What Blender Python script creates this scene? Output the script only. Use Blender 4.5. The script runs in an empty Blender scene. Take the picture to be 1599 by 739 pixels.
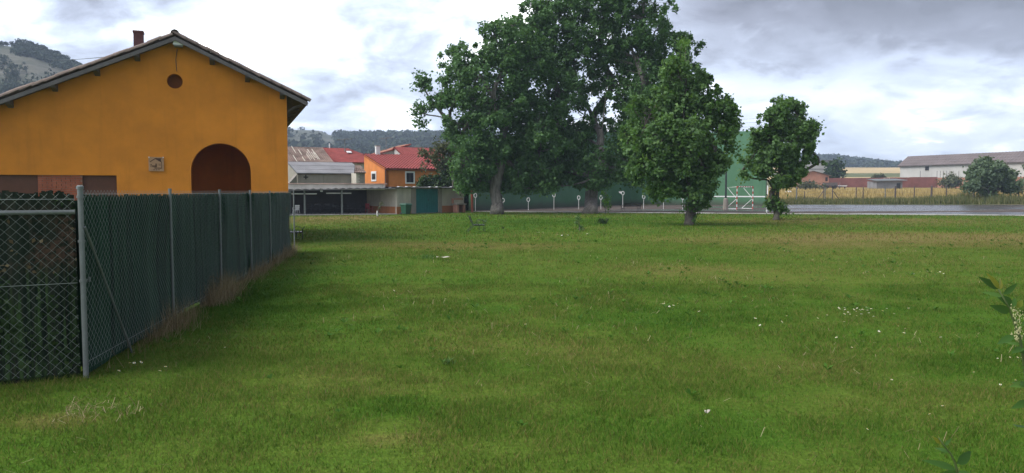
import bpy, math, random
import numpy as np
from mathutils import Vector, Matrix, geometry
SC = bpy.context.scene
COL = SC.collection
R = math.radians
# ---------------------------------------------------------------- camera
H = 1.68            # eye height
F = 1200.0          # focal length in photo pixels (photo 1599 x 739)
HOR = 299.0         # horizon row in the photo
PITCH = math.atan((369.5 - HOR) / F)
cam = bpy.data.cameras.new('camera')
cam.sensor_width = 36.0
cam.lens = 36.0 * F / 1599.0
cam.clip_start = 0.05
cam.clip_end = 12000.0
camo = bpy.data.objects.new('camera', cam)
camo.location = (0, 0, H)
camo.rotation_euler = (math.pi / 2 - PITCH, 0, 0)
COL.objects.link(camo)
SC.camera = camo
# ---------------------------------------------------------------- light, sky, exposure
SUN_EL, SUN_AZ = 48.0, -112.0     # degrees; azimuth from +Y towards +X (light comes from the left)
SUN_STRENGTH, SUN_ANGLE = 1.5, 35.0
SKY_STRENGTH = 0.1
EXPOSURE = 1.25
HAZE_D = 0.00048
sun = bpy.data.lights.new('sun', 'SUN')
sun.energy = SUN_STRENGTH
sun.angle = R(SUN_ANGLE)
sun.color = (1.0, 0.97, 0.92)
suno = bpy.data.objects.new('sun', sun)
sd = Vector((math.sin(R(SUN_AZ)) * math.cos(R(SUN_EL)), math.cos(R(SUN_AZ)) * math.cos(R(SUN_EL)), math.sin(R(SUN_EL))))
suno.rotation_euler = (-sd).to_track_quat('-Z', 'Y').to_euler()
suno.location = (-30, 10, 60)
COL.objects.link(suno)

w = bpy.data.worlds.new('World')
SC.world = w
w.use_nodes = True
nt = w.node_tree
nt.nodes.clear()
def wn(t, **kw):
    n = nt.nodes.new(t)
    for k, v in kw.items():
        setattr(n, k, v)
    return n
def wmath(op, a, b=None, c=None, clamp=False):
    n = nt.nodes.new('ShaderNodeMath'); n.operation = op; n.use_clamp = clamp
    for i, v in enumerate((a, b, c)):
        if v is None: continue
        if isinstance(v, (int, float)): n.inputs[i].default_value = v
        else: nt.links.new(v, n.inputs[i])
    return n.outputs[0]
def wmaprange(v, a, b, c, d):
    n = nt.nodes.new('ShaderNodeMapRange'); n.interpolation_type = 'SMOOTHSTEP'
    nt.links.new(v, n.inputs[0])
    for i, x in enumerate((a, b, c, d)): n.inputs[i + 1].default_value = x
    return n.outputs[0]
tc = wn('ShaderNodeTexCoord')
sep = wn('ShaderNodeSeparateXYZ'); nt.links.new(tc.outputs['Generated'], sep.inputs[0])
zc = wmath('ADD', wmath('MAXIMUM', sep.outputs[2], 0.0), 0.31)
cu = wmath('DIVIDE', sep.outputs[0], zc)
cv = wmath('DIVIDE', sep.outputs[1], zc)
comb = wn('ShaderNodeCombineXYZ'); nt.links.new(cu, comb.inputs[0]); nt.links.new(cv, comb.inputs[1])
comb.inputs[2].default_value = 3.7
def wnoise(vec, scale, detail, rough, dist=0.0):
    n = wn('ShaderNodeTexNoise'); n.inputs['Scale'].default_value = scale; n.inputs['Detail'].default_value = detail
    n.inputs['Roughness'].default_value = rough; n.inputs['Distortion'].default_value = dist
    nt.links.new(vec, n.inputs['Vector']); return n.outputs['Fac']
n1 = wnoise(comb.outputs[0], 1.9, 10, 0.55, 0.25)
n2 = wnoise(comb.outputs[0], 5.2, 8, 0.6, 0.35)
# the big grey cloud bank towards the upper right, going on overhead on that side
az = wmath('ARCTAN2', sep.outputs[0], sep.outputs[1])
el = wmath('ARCSINE', sep.outputs[2])
wob = wmath('MULTIPLY', wmath('SUBTRACT', n1, 0.5), 0.45)
bank = wmath('MULTIPLY', wmaprange(wmath('ADD', az, wob), 0.10, 0.30, 0.0, 1.0),
             wmaprange(wmath('ADD', el, wmath('MULTIPLY', wob, 0.7)), 0.125, 0.205, 0.0, 1.0))
streak = wmath('MULTIPLY', wmaprange(az, 0.12, 0.35, 0.0, 1.0), wmaprange(n2, 0.46, 0.60, 0.0, 1.0))
lum = wmath('ADD', wmath('MULTIPLY', n1, 0.85), wmath('ADD', wmath('MULTIPLY', n2, 0.62), -0.17))
lum = wmath('SUBTRACT', lum, wmath('MULTIPLY', bank, 0.30))
lum = wmath('SUBTRACT', lum, wmath('MULTIPLY', streak, 0.07))
lum = wmath('ADD', lum, wmath('MULTIPLY', wmaprange(az, -0.1, 0.3, 1.0, 0.0), -0.025))
ramp = wn('ShaderNodeValToRGB')
cr = ramp.color_ramp
cr.elements[0].position = 0.22; cr.elements[0].color = (0.118, 0.118, 0.138, 1)
cr.elements[1].position = 0.69; cr.elements[1].color = (1.35, 1.35, 1.35, 1)
for p, c in ((0.34, (0.182, 0.187, 0.228)), (0.43, (0.29, 0.313, 0.385)), (0.51, (0.418, 0.465, 0.57)), (0.59, (0.61, 0.655, 0.745))):
    e = cr.elements.new(p); e.color = (*c, 1)
nt.links.new(lum, ramp.inputs[0])
scl = wn('ShaderNodeVectorMath'); scl.operation = 'SCALE'; scl.inputs['Scale'].default_value = 1.0 / SKY_STRENGTH
nt.links.new(ramp.outputs[0], scl.inputs[0])
sky = wn('ShaderNodeTexSky'); sky.sky_type = 'NISHITA'; sky.sun_disc = False
sky.sun_elevation = R(SUN_EL); sky.sun_rotation = R(SUN_AZ)
mix = wn('ShaderNodeMix'); mix.data_type = 'RGBA'; mix.inputs[0].default_value = 0.92
nt.links.new(sky.outputs[0], mix.inputs[6]); nt.links.new(scl.outputs[0], mix.inputs[7])
bg = wn('ShaderNodeBackground'); bg.inputs[1].default_value = SKY_STRENGTH
nt.links.new(mix.outputs[2], bg.inputs[0])
wo = wn('ShaderNodeOutputWorld'); nt.links.new(bg.outputs[0], wo.inputs[0])
vs = SC.view_settings
vs.view_transform = 'Standard'; vs.look = 'None'; vs.exposure = EXPOSURE; vs.gamma = 1.0; vs.use_curve_mapping = False
SC.cycles.max_bounces = 6; SC.cycles.diffuse_bounces = 3; SC.cycles.glossy_bounces = 3
SC.cycles.transmission_bounces = 3; SC.cycles.volume_bounces = 0; SC.cycles.transparent_max_bounces = 4
SC.cycles.use_denoising = True
# ---------------------------------------------------------------- where a photo pixel lies in the place
CP, SP = math.cos(PITCH), math.sin(PITCH)
def ray(px, py):
    cx = (px - 799.5) / F; cy = -(py - 369.5) / F
    return Vector((cx, CP + cy * SP, -SP + cy * CP))
def P(px, py, D):
    d = ray(px, py); return Vector((0, 0, H)) + d * (D / d.y)
def G(px, py, z=0.0):
    d = ray(px, py); return Vector((0, 0, H)) + d * ((z - H) / d.z)
def col_at(C, dr, px):
    """how far along direction dr from C the photo column px is met"""
    t = (px - 799.5) / F
    return (t * C[1] - C[0]) / (dr[0] - t * dr[1])
# ---------------------------------------------------------------- object helpers
WL = {}
def tag(o, label=None, cat=None, group=None, kind=None):
    if label: o['label'] = label
    if cat: o['category'] = cat
    if group: o['group'] = group
    if kind: o['kind'] = kind
    return o
def thing(name, label, cat, loc=(0, 0, 0), rz=0.0, group=None):
    o = bpy.data.objects.new(name, None)
    o.empty_display_size = 0.2
    o.location = loc; o.rotation_euler = (0, 0, rz)
    COL.objects.link(o)
    WL[o.name] = Vector(loc)
    return tag(o, label, cat, group)
def link_mesh(name, me, mat, parent=None):
    o = bpy.data.objects.new(name, me); COL.objects.link(o)
    if mat is not None:
        for m in (mat if isinstance(mat, (list, tuple)) else [mat]): me.materials.append(m)
    if parent is not None: o.parent = parent
    return o
def dup_tree(o, parent=None):
    c = o.copy(); COL.objects.link(c)
    if parent is not None: c.parent = parent
    for ch in o.children: dup_tree(ch, c)
    return c
class MB:
    def __init__(s): s.v = []; s.f = []; s.m = []
    def add(s, vs, fs, mi=0):
        b = len(s.v); s.v.extend([tuple(x) for x in vs]); s.f.extend([tuple(b + i for i in f) for f in fs]); s.m.extend([mi] * len(fs))
    def obox(s, o, ax, ay, az, mi=0):
        """box from corner o along three edge vectors"""
        o, ax, ay, az = Vector(o), Vector(ax), Vector(ay), Vector(az)
        if ax.cross(ay).dot(az) < 0: ax, ay = ay, ax
        vs = [o, o + ax, o + ax + ay, o + ay, o + az, o + ax + az, o + ax + ay + az, o + ay + az]
        s.add(vs, [(0, 3, 2, 1), (4, 5, 6, 7), (0, 1, 5, 4), (1, 2, 6, 5), (2, 3, 7, 6), (3, 0, 4, 7)], mi); return s
    def box(s, x0, x1, y0, y1, z0, z1, mi=0):
        return s.obox((x0, y0, z0), (x1 - x0, 0, 0), (0, y1 - y0, 0), (0, 0, z1 - z0), mi)
    def tube(s, pts, r, n=8, cap=True, mi=0):
        pts = [Vector(p) for p in pts]
        rs = r if isinstance(r, (list, tuple)) else [r] * len(pts)
        b = len(s.v); prev = None
        for i, p in enumerate(pts):
            t = (pts[min(i + 1, len(pts) - 1)] - pts[max(i - 1, 0)]).normalized()
            if prev is None:
                a = Vector((0, 0, 1)) if abs(t.z) < 0.9 else Vector((1, 0, 0))
                prev = t.cross(a).normalized()
            else:
                prev = (prev - t * prev.dot(t)).normalized()
            q = t.cross(prev)
            for k in range(n):
                a = 2 * math.pi * k / n
                s.v.append(tuple(p + (prev * math.cos(a) + q * math.sin(a)) * rs[i]))
        for i in range(len(pts) - 1):
            for k in range(n):
                k2 = (k + 1) % n
                s.f.append((b + i * n + k, b + i * n + k2, b + (i + 1) * n + k2, b + (i + 1) * n + k)); s.m.append(mi)
        if cap:
            s.f.append(tuple(b + k for k in reversed(range(n)))); s.m.append(mi)
            e = b + (len(pts) - 1) * n
            s.f.append(tuple(e + k for k in range(n))); s.m.append(mi)
        return s
    def lathe(s, prof, c=(0, 0, 0), n=16, mi=0):
        return s.tube_z([(Vector(c) + Vector((0, 0, z)), r) for r, z in prof], n, mi)
    def tube_z(s, pr, n, mi=0):
        b = len(s.v)
        for p, r in pr:
            for k in range(n):
                a = 2 * math.pi * k / n
                s.v.append((p.x + r * math.cos(a), p.y + r * math.sin(a), p.z))
        for i in range(len(pr) - 1):
            for k in range(n):
                k2 = (k + 1) % n
                s.f.append((b + i * n + k, b + i * n + k2, b + (i + 1) * n + k2, b + (i + 1) * n + k)); s.m.append(mi)
        s.f.append(tuple(b + k for k in reversed(range(n)))); s.m.append(mi)
        e = b + (len(pr) - 1) * n
        s.f.append(tuple(e + k for k in range(n))); s.m.append(mi)
        return s
    def build(s, name, mat, parent=None, local=False, smooth=False, kind=None):
        vs = s.v
        if parent is not None and not local:
            o = world_of(parent); vs = [(x - o.x, y - o.y, z - o.z) for x, y, z in vs]
        me = bpy.data.meshes.new(name); me.from_pydata(vs, [], s.f)
        if any(s.m): me.polygons.foreach_set('material_index', s.m)
        if smooth: me.polygons.foreach_set('use_smooth', [True] * len(s.f))
        ob = link_mesh(name, me, mat, parent)
        if kind: ob['kind'] = kind
        return ob
def world_of(p):
    o = Vector((0, 0, 0))
    while p is not None: o = o + p.location; p = p.parent
    return o
def np_mesh(name, V, faces, mat, parent=None, tint=None, smooth=False, kind=None, local=False):
    """V (n,3); faces (m,k) all the same size k; tint: one value per face"""
    V = np.asarray(V, dtype=np.float32)
    if parent is not None and not local:
        V = V - np.array(world_of(parent), dtype=np.float32)
    faces = np.asarray(faces, dtype=np.int32); m, k = faces.shape
    me = bpy.data.meshes.new(name)
    me.vertices.add(len(V)); me.vertices.foreach_set('co', V.ravel())
    me.loops.add(m * k); me.loops.foreach_set('vertex_index', faces.ravel())
    me.polygons.add(m); me.polygons.foreach_set('loop_start', np.arange(0, m * k, k, dtype=np.int32))
    if smooth: me.polygons.foreach_set('use_smooth', np.ones(m, dtype=bool))
    me.update(calc_edges=True)
    if tint is not None:
        a = me.attributes.new('tint', 'FLOAT', 'FACE'); a.data.foreach_set('value', np.asarray(tint, dtype=np.float32))
    o = link_mesh(name, me, mat, parent)
    if kind: o['kind'] = kind
    return o
def poly_plate(mb, outer, holes, to3, back, mi=0, reveal=None):
    """plate with holes; outer/holes in 2D, to3(u,v)->Vector on the front, back = thickness vector"""
    pts = []; edges = []
    for lp in [outer] + holes:
        b = len(pts); pts += [Vector(p) for p in lp]
        edges += [(b + i, b + (i + 1) % len(lp)) for i in range(len(lp))]
    r = geometry.delaunay_2d_cdt(pts, edges, [], 0, 1e-6)
    V2, F2 = r[0], r[2]
    def inside(p, lp):
        c = False; j = len(lp) - 1
        for i in range(len(lp)):
            a, b2 = lp[i], lp[j]
            if (a[1] > p[1]) != (b2[1] > p[1]) and p[0] < (b2[0] - a[0]) * (p[1] - a[1]) / (b2[1] - a[1]) + a[0]: c = not c
            j = i
        return c
    fs = []
    for f in F2:
        cx = sum(V2[i][0] for i in f) / len(f); cy = sum(V2[i][1] for i in f) / len(f)
        if inside((cx, cy), outer) and not any(inside((cx, cy), h) for h in holes): fs.append(tuple(f))
    A = [to3(p[0], p[1]) for p in V2]
    mb.add(A, fs, mi)
    mb.add([p + back for p in A], [tuple(reversed(f)) for f in fs], mi)
    for k, lp in enumerate([outer] + holes):
        q = [to3(*p) for p in lp]; n = len(q)
        mb.add(q + [p + back for p in q], [(i, (i + 1) % n, n + (i + 1) % n, n + i) for i in range(n)], (reveal if (reveal is not None and k) else mi))
# ---------------------------------------------------------------- materials
def new_mat(name):
    m = bpy.data.materials.new(name); m.use_nodes = True
    nt = m.node_tree; nt.nodes.clear()
    out = nt.nodes.new('ShaderNodeOutputMaterial'); b = nt.nodes.new('ShaderNodeBsdfPrincipled')
    nt.links.new(b.outputs[0], out.inputs[0])
    return m, nt, b
def N(nt, t, **kw):
    n = nt.nodes.new(t)
    for k, v in kw.items(): setattr(n, k, v)
    return n
def noise(nt, vec, scale, detail=4, rough=0.55, dist=0.0):
    n = N(nt, 'ShaderNodeTexNoise'); n.inputs['Scale'].default_value = scale; n.inputs['Detail'].default_value = detail
    n.inputs['Roughness'].default_value = rough; n.inputs['Distortion'].default_value = dist
    if vec is not None: nt.links.new(vec, n.inputs['Vector'])
    return n.outputs['Fac']
def ramp2(nt, fac, stops):
    r = N(nt, 'ShaderNodeValToRGB'); el = r.color_ramp.elements
    el[0].position = stops[0][0]; el[0].color = (*stops[0][1], 1)
    el[1].position = stops[-1][0]; el[1].color = (*stops[-1][1], 1)
    for p, c in stops[1:-1]:
        e = el.new(p); e.color = (*c, 1)
    nt.links.new(fac, r.inputs[0]); return r.outputs[0]
def mixc(nt, fac, a, b, mode='MIX'):
    n = N(nt, 'ShaderNodeMix'); n.data_type = 'RGBA'; n.blend_type = mode
    for i, v in ((0, fac), (6, a), (7, b)):
        if isinstance(v, (int, float)): n.inputs[i].default_value = v
        elif isinstance(v, tuple): n.inputs[i].default_value = (*v, 1)
        else: nt.links.new(v, n.inputs[i])
    return n.outputs[2]
def mth(nt, op, a, b=None, clamp=False):
    n = N(nt, 'ShaderNodeMath'); n.operation = op; n.use_clamp = clamp
    for i, v in enumerate((a, b)):
        if v is None: continue
        if isinstance(v, (int, float)): n.inputs[i].default_value = v
        else: nt.links.new(v, n.inputs[i])
    return n.outputs[0]
def smooth(nt, v, a, b, c=0.0, d=1.0):
    n = N(nt, 'ShaderNodeMapRange'); n.interpolation_type = 'SMOOTHSTEP'
    nt.links.new(v, n.inputs[0])
    for i, x in enumerate((a, b, c, d)): n.inputs[i + 1].default_value = x
    return n.outputs[0]
def wpos(nt):
    return N(nt, 'ShaderNodeNewGeometry').outputs['Position']
def bump(nt, b, h, strength, dist=0.02):
    n = N(nt, 'ShaderNodeBump'); n.inputs['Strength'].default_value = strength; n.inputs['Distance'].default_value = dist
    nt.links.new(h, n.inputs['Height']); nt.links.new(n.outputs[0], b.inputs['Normal'])
def plain(name, c, rough=0.7, var=0.25, scale=3.0, bstr=0.15, bscale=40.0, metal=0.0, c2=None, spec=0.3, stretch=None, coat=0.0):
    """surface with large-scale mottling, fine grain and a little relief"""
    m, nt, b = new_mat(name)
    p = wpos(nt)
    if stretch:
        mp = N(nt, 'ShaderNodeMapping'); mp.inputs['Scale'].default_value = stretch; nt.links.new(p, mp.inputs[0]); ps = mp.outputs[0]
    else: ps = p
    a = noise(nt, ps, scale, 6, 0.6)
    g = noise(nt, p, bscale, 3, 0.6)
    lo = tuple(x * (1 - var) for x in c); hi = tuple(min(1, x * (1 + var)) for x in (c2 or c))
    col = ramp2(nt, a, [(0.3, lo), (0.7, hi)])
    col = mixc(nt, 0.35, col, ramp2(nt, g, [(0.25, tuple(x * 0.7 for x in c)), (0.75, tuple(min(1, x * 1.2) for x in c))]))
    nt.links.new(col, b.inputs['Base Color'])
    b.inputs['Roughness'].default_value = rough; b.inputs['Metallic'].default_value = metal
    b.inputs['Specular IOR Level'].default_value = spec
    b.inputs['Coat Weight'].default_value = coat
    if bstr: bump(nt, b, g, bstr)
    return m
def leaf_mat(name, dark, mid, light, under=None, trans=0.35, rough=0.45):
    m, nt, b = new_mat(name)
    at = N(nt, 'ShaderNodeAttribute'); at.attribute_name = 'tint'
    col = ramp2(nt, at.outputs['Fac'], [(0.0, dark), (0.55, mid), (1.0, light)])
    if under:
        gm = N(nt, 'ShaderNodeNewGeometry')
        col = mixc(nt, mth(nt, 'MULTIPLY', gm.outputs['Backfacing'], 0.45), col, under)
    nt.links.new(col, b.inputs['Base Color']); b.inputs['Roughness'].default_value = rough
    b.inputs['Specular IOR Level'].default_value = 0.16
    tr = N(nt, 'ShaderNodeBsdfTranslucent'); nt.links.new(mixc(nt, 0.6, col, (light[0] * 1.3, light[1] * 1.3, light[2])), tr.inputs[0])
    ms = N(nt, 'ShaderNodeMixShader'); ms.inputs[0].default_value = trans
    out = [n for n in nt.nodes if n.type == 'OUTPUT_MATERIAL'][0]
    nt.links.new(b.outputs[0], ms.inputs[1]); nt.links.new(tr.outputs[0], ms.inputs[2]); nt.links.new(ms.outputs[0], out.inputs[0])
    return m
ORD = ('first', 'second', 'third', 'fourth', 'fifth', 'sixth', 'seventh', 'eighth', 'ninth', 'tenth', 'eleventh', 'twelfth', 'thirteenth', 'fourteenth', 'fifteenth', 'sixteenth', 'seventeenth', 'eighteenth', 'nineteenth', 'twentieth', 'twenty-first', 'twenty-second', 'twenty-third', 'twenty-fourth')
# numpy value noise
_rs = np.random.RandomState(11)
_tab = _rs.rand(256, 256)
def vnoise(x, y):
    x = np.asarray(x, dtype=float); y = np.asarray(y, dtype=float)
    xi = np.floor(x).astype(int); yi = np.floor(y).astype(int); fx = x - xi; fy = y - yi
    fx = fx * fx * (3 - 2 * fx); fy = fy * fy * (3 - 2 * fy)
    a = _tab[xi % 256, yi % 256]; b = _tab[(xi + 1) % 256, yi % 256]; c = _tab[xi % 256, (yi + 1) % 256]; d = _tab[(xi + 1) % 256, (yi + 1) % 256]
    return (a * (1 - fx) + b * fx) * (1 - fy) + (c * (1 - fx) + d * fx) * fy
def fbm(x, y, o=4):
    s = 0; a = 0.5
    for i in range(o):
        s = s + a * vnoise(x * 2 ** i + 17 * i, y * 2 ** i + 5 * i); a *= 0.5
    return s / (1 - 0.5 ** o)
def sstep(v):
    v = np.clip(v, 0, 1); return v * v * (3 - 2 * v)
# ================================================================ SETTING
def lawn_colour(nt, blades):
    p = wpos(nt)
    fl = N(nt, 'ShaderNodeVectorMath'); fl.operation = 'MULTIPLY'; fl.inputs[1].default_value = (1, 1, 0); nt.links.new(p, fl.inputs[0]); q = fl.outputs[0]
    a = noise(nt, q, 0.16, 5, 0.62, 0.4); b = noise(nt, q, 0.75, 5, 0.65, 0.3); c = noise(nt, q, 3.2, 4, 0.6)
    v = mth(nt, 'ADD', mth(nt, 'ADD', mth(nt, 'MULTIPLY', a, 0.50), mth(nt, 'MULTIPLY', b, 0.38)), mth(nt, 'MULTIPLY', mth(nt, 'ADD', c, noise(nt, q, 11.0, 4, 0.65)), 0.11))
    # worn and dry places of the lawn: x, y, half width, half depth, how dry
    for (x, y, rx, ry, s) in ((15, 27, 13, 7, .25), (-11, 47, 7, 9, .24), (-3.4, 5.6, .45, .28, .20), (-1.2, 24, 5, 3, .16), (-1.6, 6.6, 1.8, 1.0, .09),
                              (0.2, 8.2, 2, .7, .06), (4.5, 16, 3.5, 2.5, .15), (20, 44, 14, 7, .17), (-0.8, 5.2, .5, .25, .10), (2.6, 7.4, 1.2, .8, .08),
                              (2, 43, 9, 8, -.14), (-3, 11.5, 2.2, 2.2, -.09), (5.5, 7.5, 1.6, 1.4, -.12), (2, 10.5, 2.5, 1.6, -.10), (8, 13, 3, 1.5, -.08),
                              (-0.9, 6.0, .5, .4, -.14), (1.6, 5.5, 1.1, .7, -.10), (-4.2, 13.5, 1.0, 5, -.12)):
        s1 = N(nt, 'ShaderNodeVectorMath'); s1.operation = 'SUBTRACT'; s1.inputs[1].default_value = (x, y, 0); nt.links.new(q, s1.inputs[0])
        s2 = N(nt, 'ShaderNodeVectorMath'); s2.operation = 'MULTIPLY'; s2.inputs[1].default_value = (1 / rx, 1 / ry, 0); nt.links.new(s1.outputs[0], s2.inputs[0])
        ln = N(nt, 'ShaderNodeVectorMath'); ln.operation = 'LENGTH'; nt.links.new(s2.outputs[0], ln.inputs[0])
        d = mth(nt, 'ADD', ln.outputs['Value'], mth(nt, 'MULTIPLY', mth(nt, 'SUBTRACT', b, 0.5), 1.4))
        v = mth(nt, 'ADD', v, smooth(nt, d, 0.25, 1.15, s, 0.0))
    if blades:
        at = N(nt, 'ShaderNodeAttribute'); at.attribute_name = 'tint'
        v = mth(nt, 'ADD', v, mth(nt, 'MULTIPLY', mth(nt, 'SUBTRACT', at.outputs['Fac'], 0.45), 0.56))
    col = ramp2(nt, v, LAWN_RAMP)
    return col, q
LAWN_RAMP = [(0.22, (0.040, 0.104, 0.012)), (0.48, (0.078, 0.160, 0.019)), (0.62, (0.120, 0.178, 0.028)), (0.76, (0.182, 0.176, 0.050)), (0.96, (0.27, 0.20, 0.09))]
def lawn_mat():
    m, nt, b = new_mat('lawn')
    col, q = lawn_colour(nt, False)
    f = noise(nt, q, 26, 4, 0.7); f2 = noise(nt, q, 7, 5, 0.7)
    col = mixc(nt, 0.75, col, ramp2(nt, f, [(0.25, (0.45, 0.45, 0.45)), (0.75, (1.35, 1.35, 1.3))]), 'MULTIPLY')
    col = mixc(nt, 0.6, col, ramp2(nt, f2, [(0.25, (0.6, 0.6, 0.6)), (0.75, (1.3, 1.3, 1.2))]), 'MULTIPLY')
    nt.links.new(col, b.inputs['Base Color']); b.inputs['Roughness'].default_value = 0.95; b.inputs['Specular IOR Level'].default_value = 0.02
    bump(nt, b, mth(nt, 'ADD', f, f2), 0.7, 0.06)
    return m
def blade_mat():
    m, nt, b = new_mat('grass_blade')
    col, q = lawn_colour(nt, True)
    nt.links.new(col, b.inputs['Base Color']); b.inputs['Roughness'].default_value = 0.75; b.inputs['Specular IOR Level'].default_value = 0.03
    tr = N(nt, 'ShaderNodeBsdfTranslucent'); nt.links.new(col, tr.inputs[0])
    ms = N(nt, 'ShaderNodeMixShader'); ms.inputs[0].default_value = 0.3
    out = [n for n in nt.nodes if n.type == 'OUTPUT_MATERIAL'][0]
    nt.links.new(b.outputs[0], ms.inputs[1]); nt.links.new(tr.outputs[0], ms.inputs[2]); nt.links.new(ms.outputs[0], out.inputs[0])
    return m
def field_mat(name, lo, mid, hi, s1, s2, bstr=0.5):
    m, nt, b = new_mat(name); p = wpos(nt)
    a = noise(nt, p, s1, 6, 0.6, 0.5); f = noise(nt, p, s2, 4, 0.7)
    mp = N(nt, 'ShaderNodeMapping'); mp.inputs['Scale'].default_value = (0.02, 0.35, 1); mp.inputs['Rotation'].default_value = (0, 0, 0.15); nt.links.new(p, mp.inputs[0])
    rw = noise(nt, mp.outputs[0], 1.0, 4, 0.5)
    v = mth(nt, 'ADD', mth(nt, 'ADD', mth(nt, 'MULTIPLY', a, 0.5), mth(nt, 'MULTIPLY', f, 0.25)), mth(nt, 'MULTIPLY', rw, 0.3))
    nt.links.new(ramp2(nt, v, [(0.38, lo), (0.52, mid), (0.66, hi)]), b.inputs['Base Color'])
    b.inputs['Roughness'].default_value = 0.95; b.inputs['Specular IOR Level'].default_value = 0.1
    bump(nt, b, f, bstr, 0.2); return m
def hill_mat():
    m, nt, b = new_mat('hillside'); p = wpos(nt)
    a = noise(nt, p, 0.03, 8, 0.65, 0.6); f = noise(nt, p, 0.25, 6, 0.7); r = noise(nt, p, 0.012, 5, 0.6)
    v = mth(nt, 'ADD', mth(nt, 'MULTIPLY', a, 0.6), mth(nt, 'MULTIPLY', f, 0.4))
    col = ramp2(nt, v, [(0.36, (0.04, 0.05, 0.025)), (0.48, (0.085, 0.085, 0.055)), (0.6, (0.15, 0.14, 0.105)), (0.74, (0.26, 0.24, 0.20))])
    col = mixc(nt, smooth(nt, r, 0.45, 0.62), col, (0.05, 0.062, 0.03))
    nt.links.new(col, b.inputs['Base Color']); b.inputs['Roughness'].default_value = 0.95
    bump(nt, b, f, 0.8, 1.5); return m
def concrete_wet():
    m, nt, b = new_mat('wet_concrete'); p = wpos(nt)
    mp = N(nt, 'ShaderNodeMapping'); mp.inputs['Rotation'].default_value = (0, 0, 0.25); mp.inputs['Scale'].default_value = (0.032, 0.12, 1); nt.links.new(p, mp.inputs[0])
    pu = noise(nt, mp.outputs[0], 1.0, 6, 0.6, 0.3); g = noise(nt, p, 9, 5, 0.6); l = noise(nt, p, 0.5, 5, 0.6)
    sx = N(nt, 'ShaderNodeSeparateXYZ'); nt.links.new(p, sx.inputs[0])
    # more standing water on the open court than in the lee of the wall
    wet = smooth(nt, mth(nt, 'ADD', pu, smooth(nt, sx.outputs[0], 8, 32, -0.10, 0.035)), 0.48, 0.505)
    dry = ramp2(nt, mth(nt, 'ADD', mth(nt, 'MULTIPLY', g, 0.4), mth(nt, 'MULTIPLY', l, 0.6)), [(0.35, (0.075, 0.062, 0.054)), (0.65, (0.14, 0.118, 0.105))])
    nt.links.new(mixc(nt, wet, dry, (0.06, 0.052, 0.046)), b.inputs['Base Color'])
    nt.links.new(smooth(nt, wet, 0, 1, 0.8, 0.26), b.inputs['Roughness'])
    b.inputs['IOR'].default_value = 1.40; nt.links.new(smooth(nt, wet, 0, 1, 0.0, 0.6), b.inputs['Specular IOR Level'])
    bp = N(nt, 'ShaderNodeBump'); bp.inputs['Distance'].default_value = 0.01
    nt.links.new(g, bp.inputs['Height']); nt.links.new(smooth(nt, wet, 0, 1, 0.3, 0.05), bp.inputs['Strength']); nt.links.new(bp.outputs[0], b.inputs['Normal'])
    return m
M_LAWN = lawn_mat(); M_BLADE = blade_mat()
M_WHEAT = field_mat('ripe_wheat', (0.20, 0.15, 0.05), (0.33, 0.245, 0.085), (0.42, 0.32, 0.12), 0.12, 3.0, 0.9)
M_STUBBLE = field_mat('stubble', (0.36, 0.27, 0.13), (0.50, 0.37, 0.18), (0.60, 0.45, 0.24), 0.02, 0.4)
M_CROP = field_mat('green_crop', (0.06, 0.08, 0.025), (0.10, 0.115, 0.035), (0.17, 0.16, 0.06), 0.03, 0.6)
M_MEADOW = field_mat('rough_meadow', (0.05, 0.07, 0.02), (0.09, 0.10, 0.035), (0.16, 0.14, 0.06), 0.15, 2.0)
M_HILL = hill_mat(); M_COURT = concrete_wet()
# ---- the lie of the land
BASE_D = [0, 97, 103, 110, 200, 400, 480, 600, 700, 4500]; BASE_Z = [-.02, -.02, .22, .3, 2.7, 8.7, 13.3, 20.2, 22.0, 26]
C1_T = [-900, -300, -100, 0, 30, 60, 100, 130, 200, 300, 400]; C1_Y = [60, 50, 48, 65, 69, 74, 92, 104, 138, 210, 299]
C2_T = [-900, 380, 440, 500, 515, 540, 700, 900, 1190, 1270, 1300, 1340, 1365, 1410, 1450, 1600, 2400]
C2_Y = [190, 190, 197, 199, 206, 207, 207, 212, 232, 239, 239, 243.5, 248, 251.5, 254, 260, 262]
def land(X, Y):
    X = np.asarray(X, float); Y = np.asarray(Y, float)
    t = 799.5 + F * X / np.maximum(Y, 1.0)
    z = np.interp(Y, BASE_D, BASE_Z)
    c2 = np.interp(t, C2_T, C2_Y); D2 = np.interp(t, [800, 1250], [900, 1100]); Y0 = np.interp(t, [800, 1250], [260, 640])
    rough = (fbm(X * 0.02, Y * 0.02, 4) - 0.5)
    zb = np.interp(Y0, BASE_D, BASE_Z)
    s = sstep((Y - Y0) / (D2 - Y0)) ** 0.85
    z2 = H + (HOR - c2 - 12) / F * D2
    z = np.where(Y > Y0, zb + (z2 - zb) * s + rough * 14 * s * (1 - s) * 2 + np.where(Y > D2, rough * 2.0, 0), z)
    c1 = np.interp(t, C1_T, C1_Y); z1 = np.maximum(0, (HOR - c1 - 10) / F * 380 - 11.5)
    s1 = sstep((Y - 190) / 190.0) * (1 - 0.35 * sstep((Y - 385) / 300.0))
    return z + z1 * s1 * np.where(t < 400, 1, 0) + rough * 5 * s1 * np.where(z1 > 3, 1, 0) * (1 - sstep((Y - 330) / 50.0))
def ground_z(x, y): return float(land(np.array([x]), np.array([y]))[0])
ys = list(np.arange(2, 62, 3)) + list(np.arange(62, 97, 5)) + list(np.arange(97, 112, 2)) + list(np.arange(112, 200, 6)) + list(np.arange(200, 640, 10)) + list(np.arange(640, 1300, 12)) + [1320, 1400, 1500]
ts = list(np.arange(-900, -100, 80)) + list(np.arange(-100, 1800, 12)) + list(np.arange(1800, 2600, 80))
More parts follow.
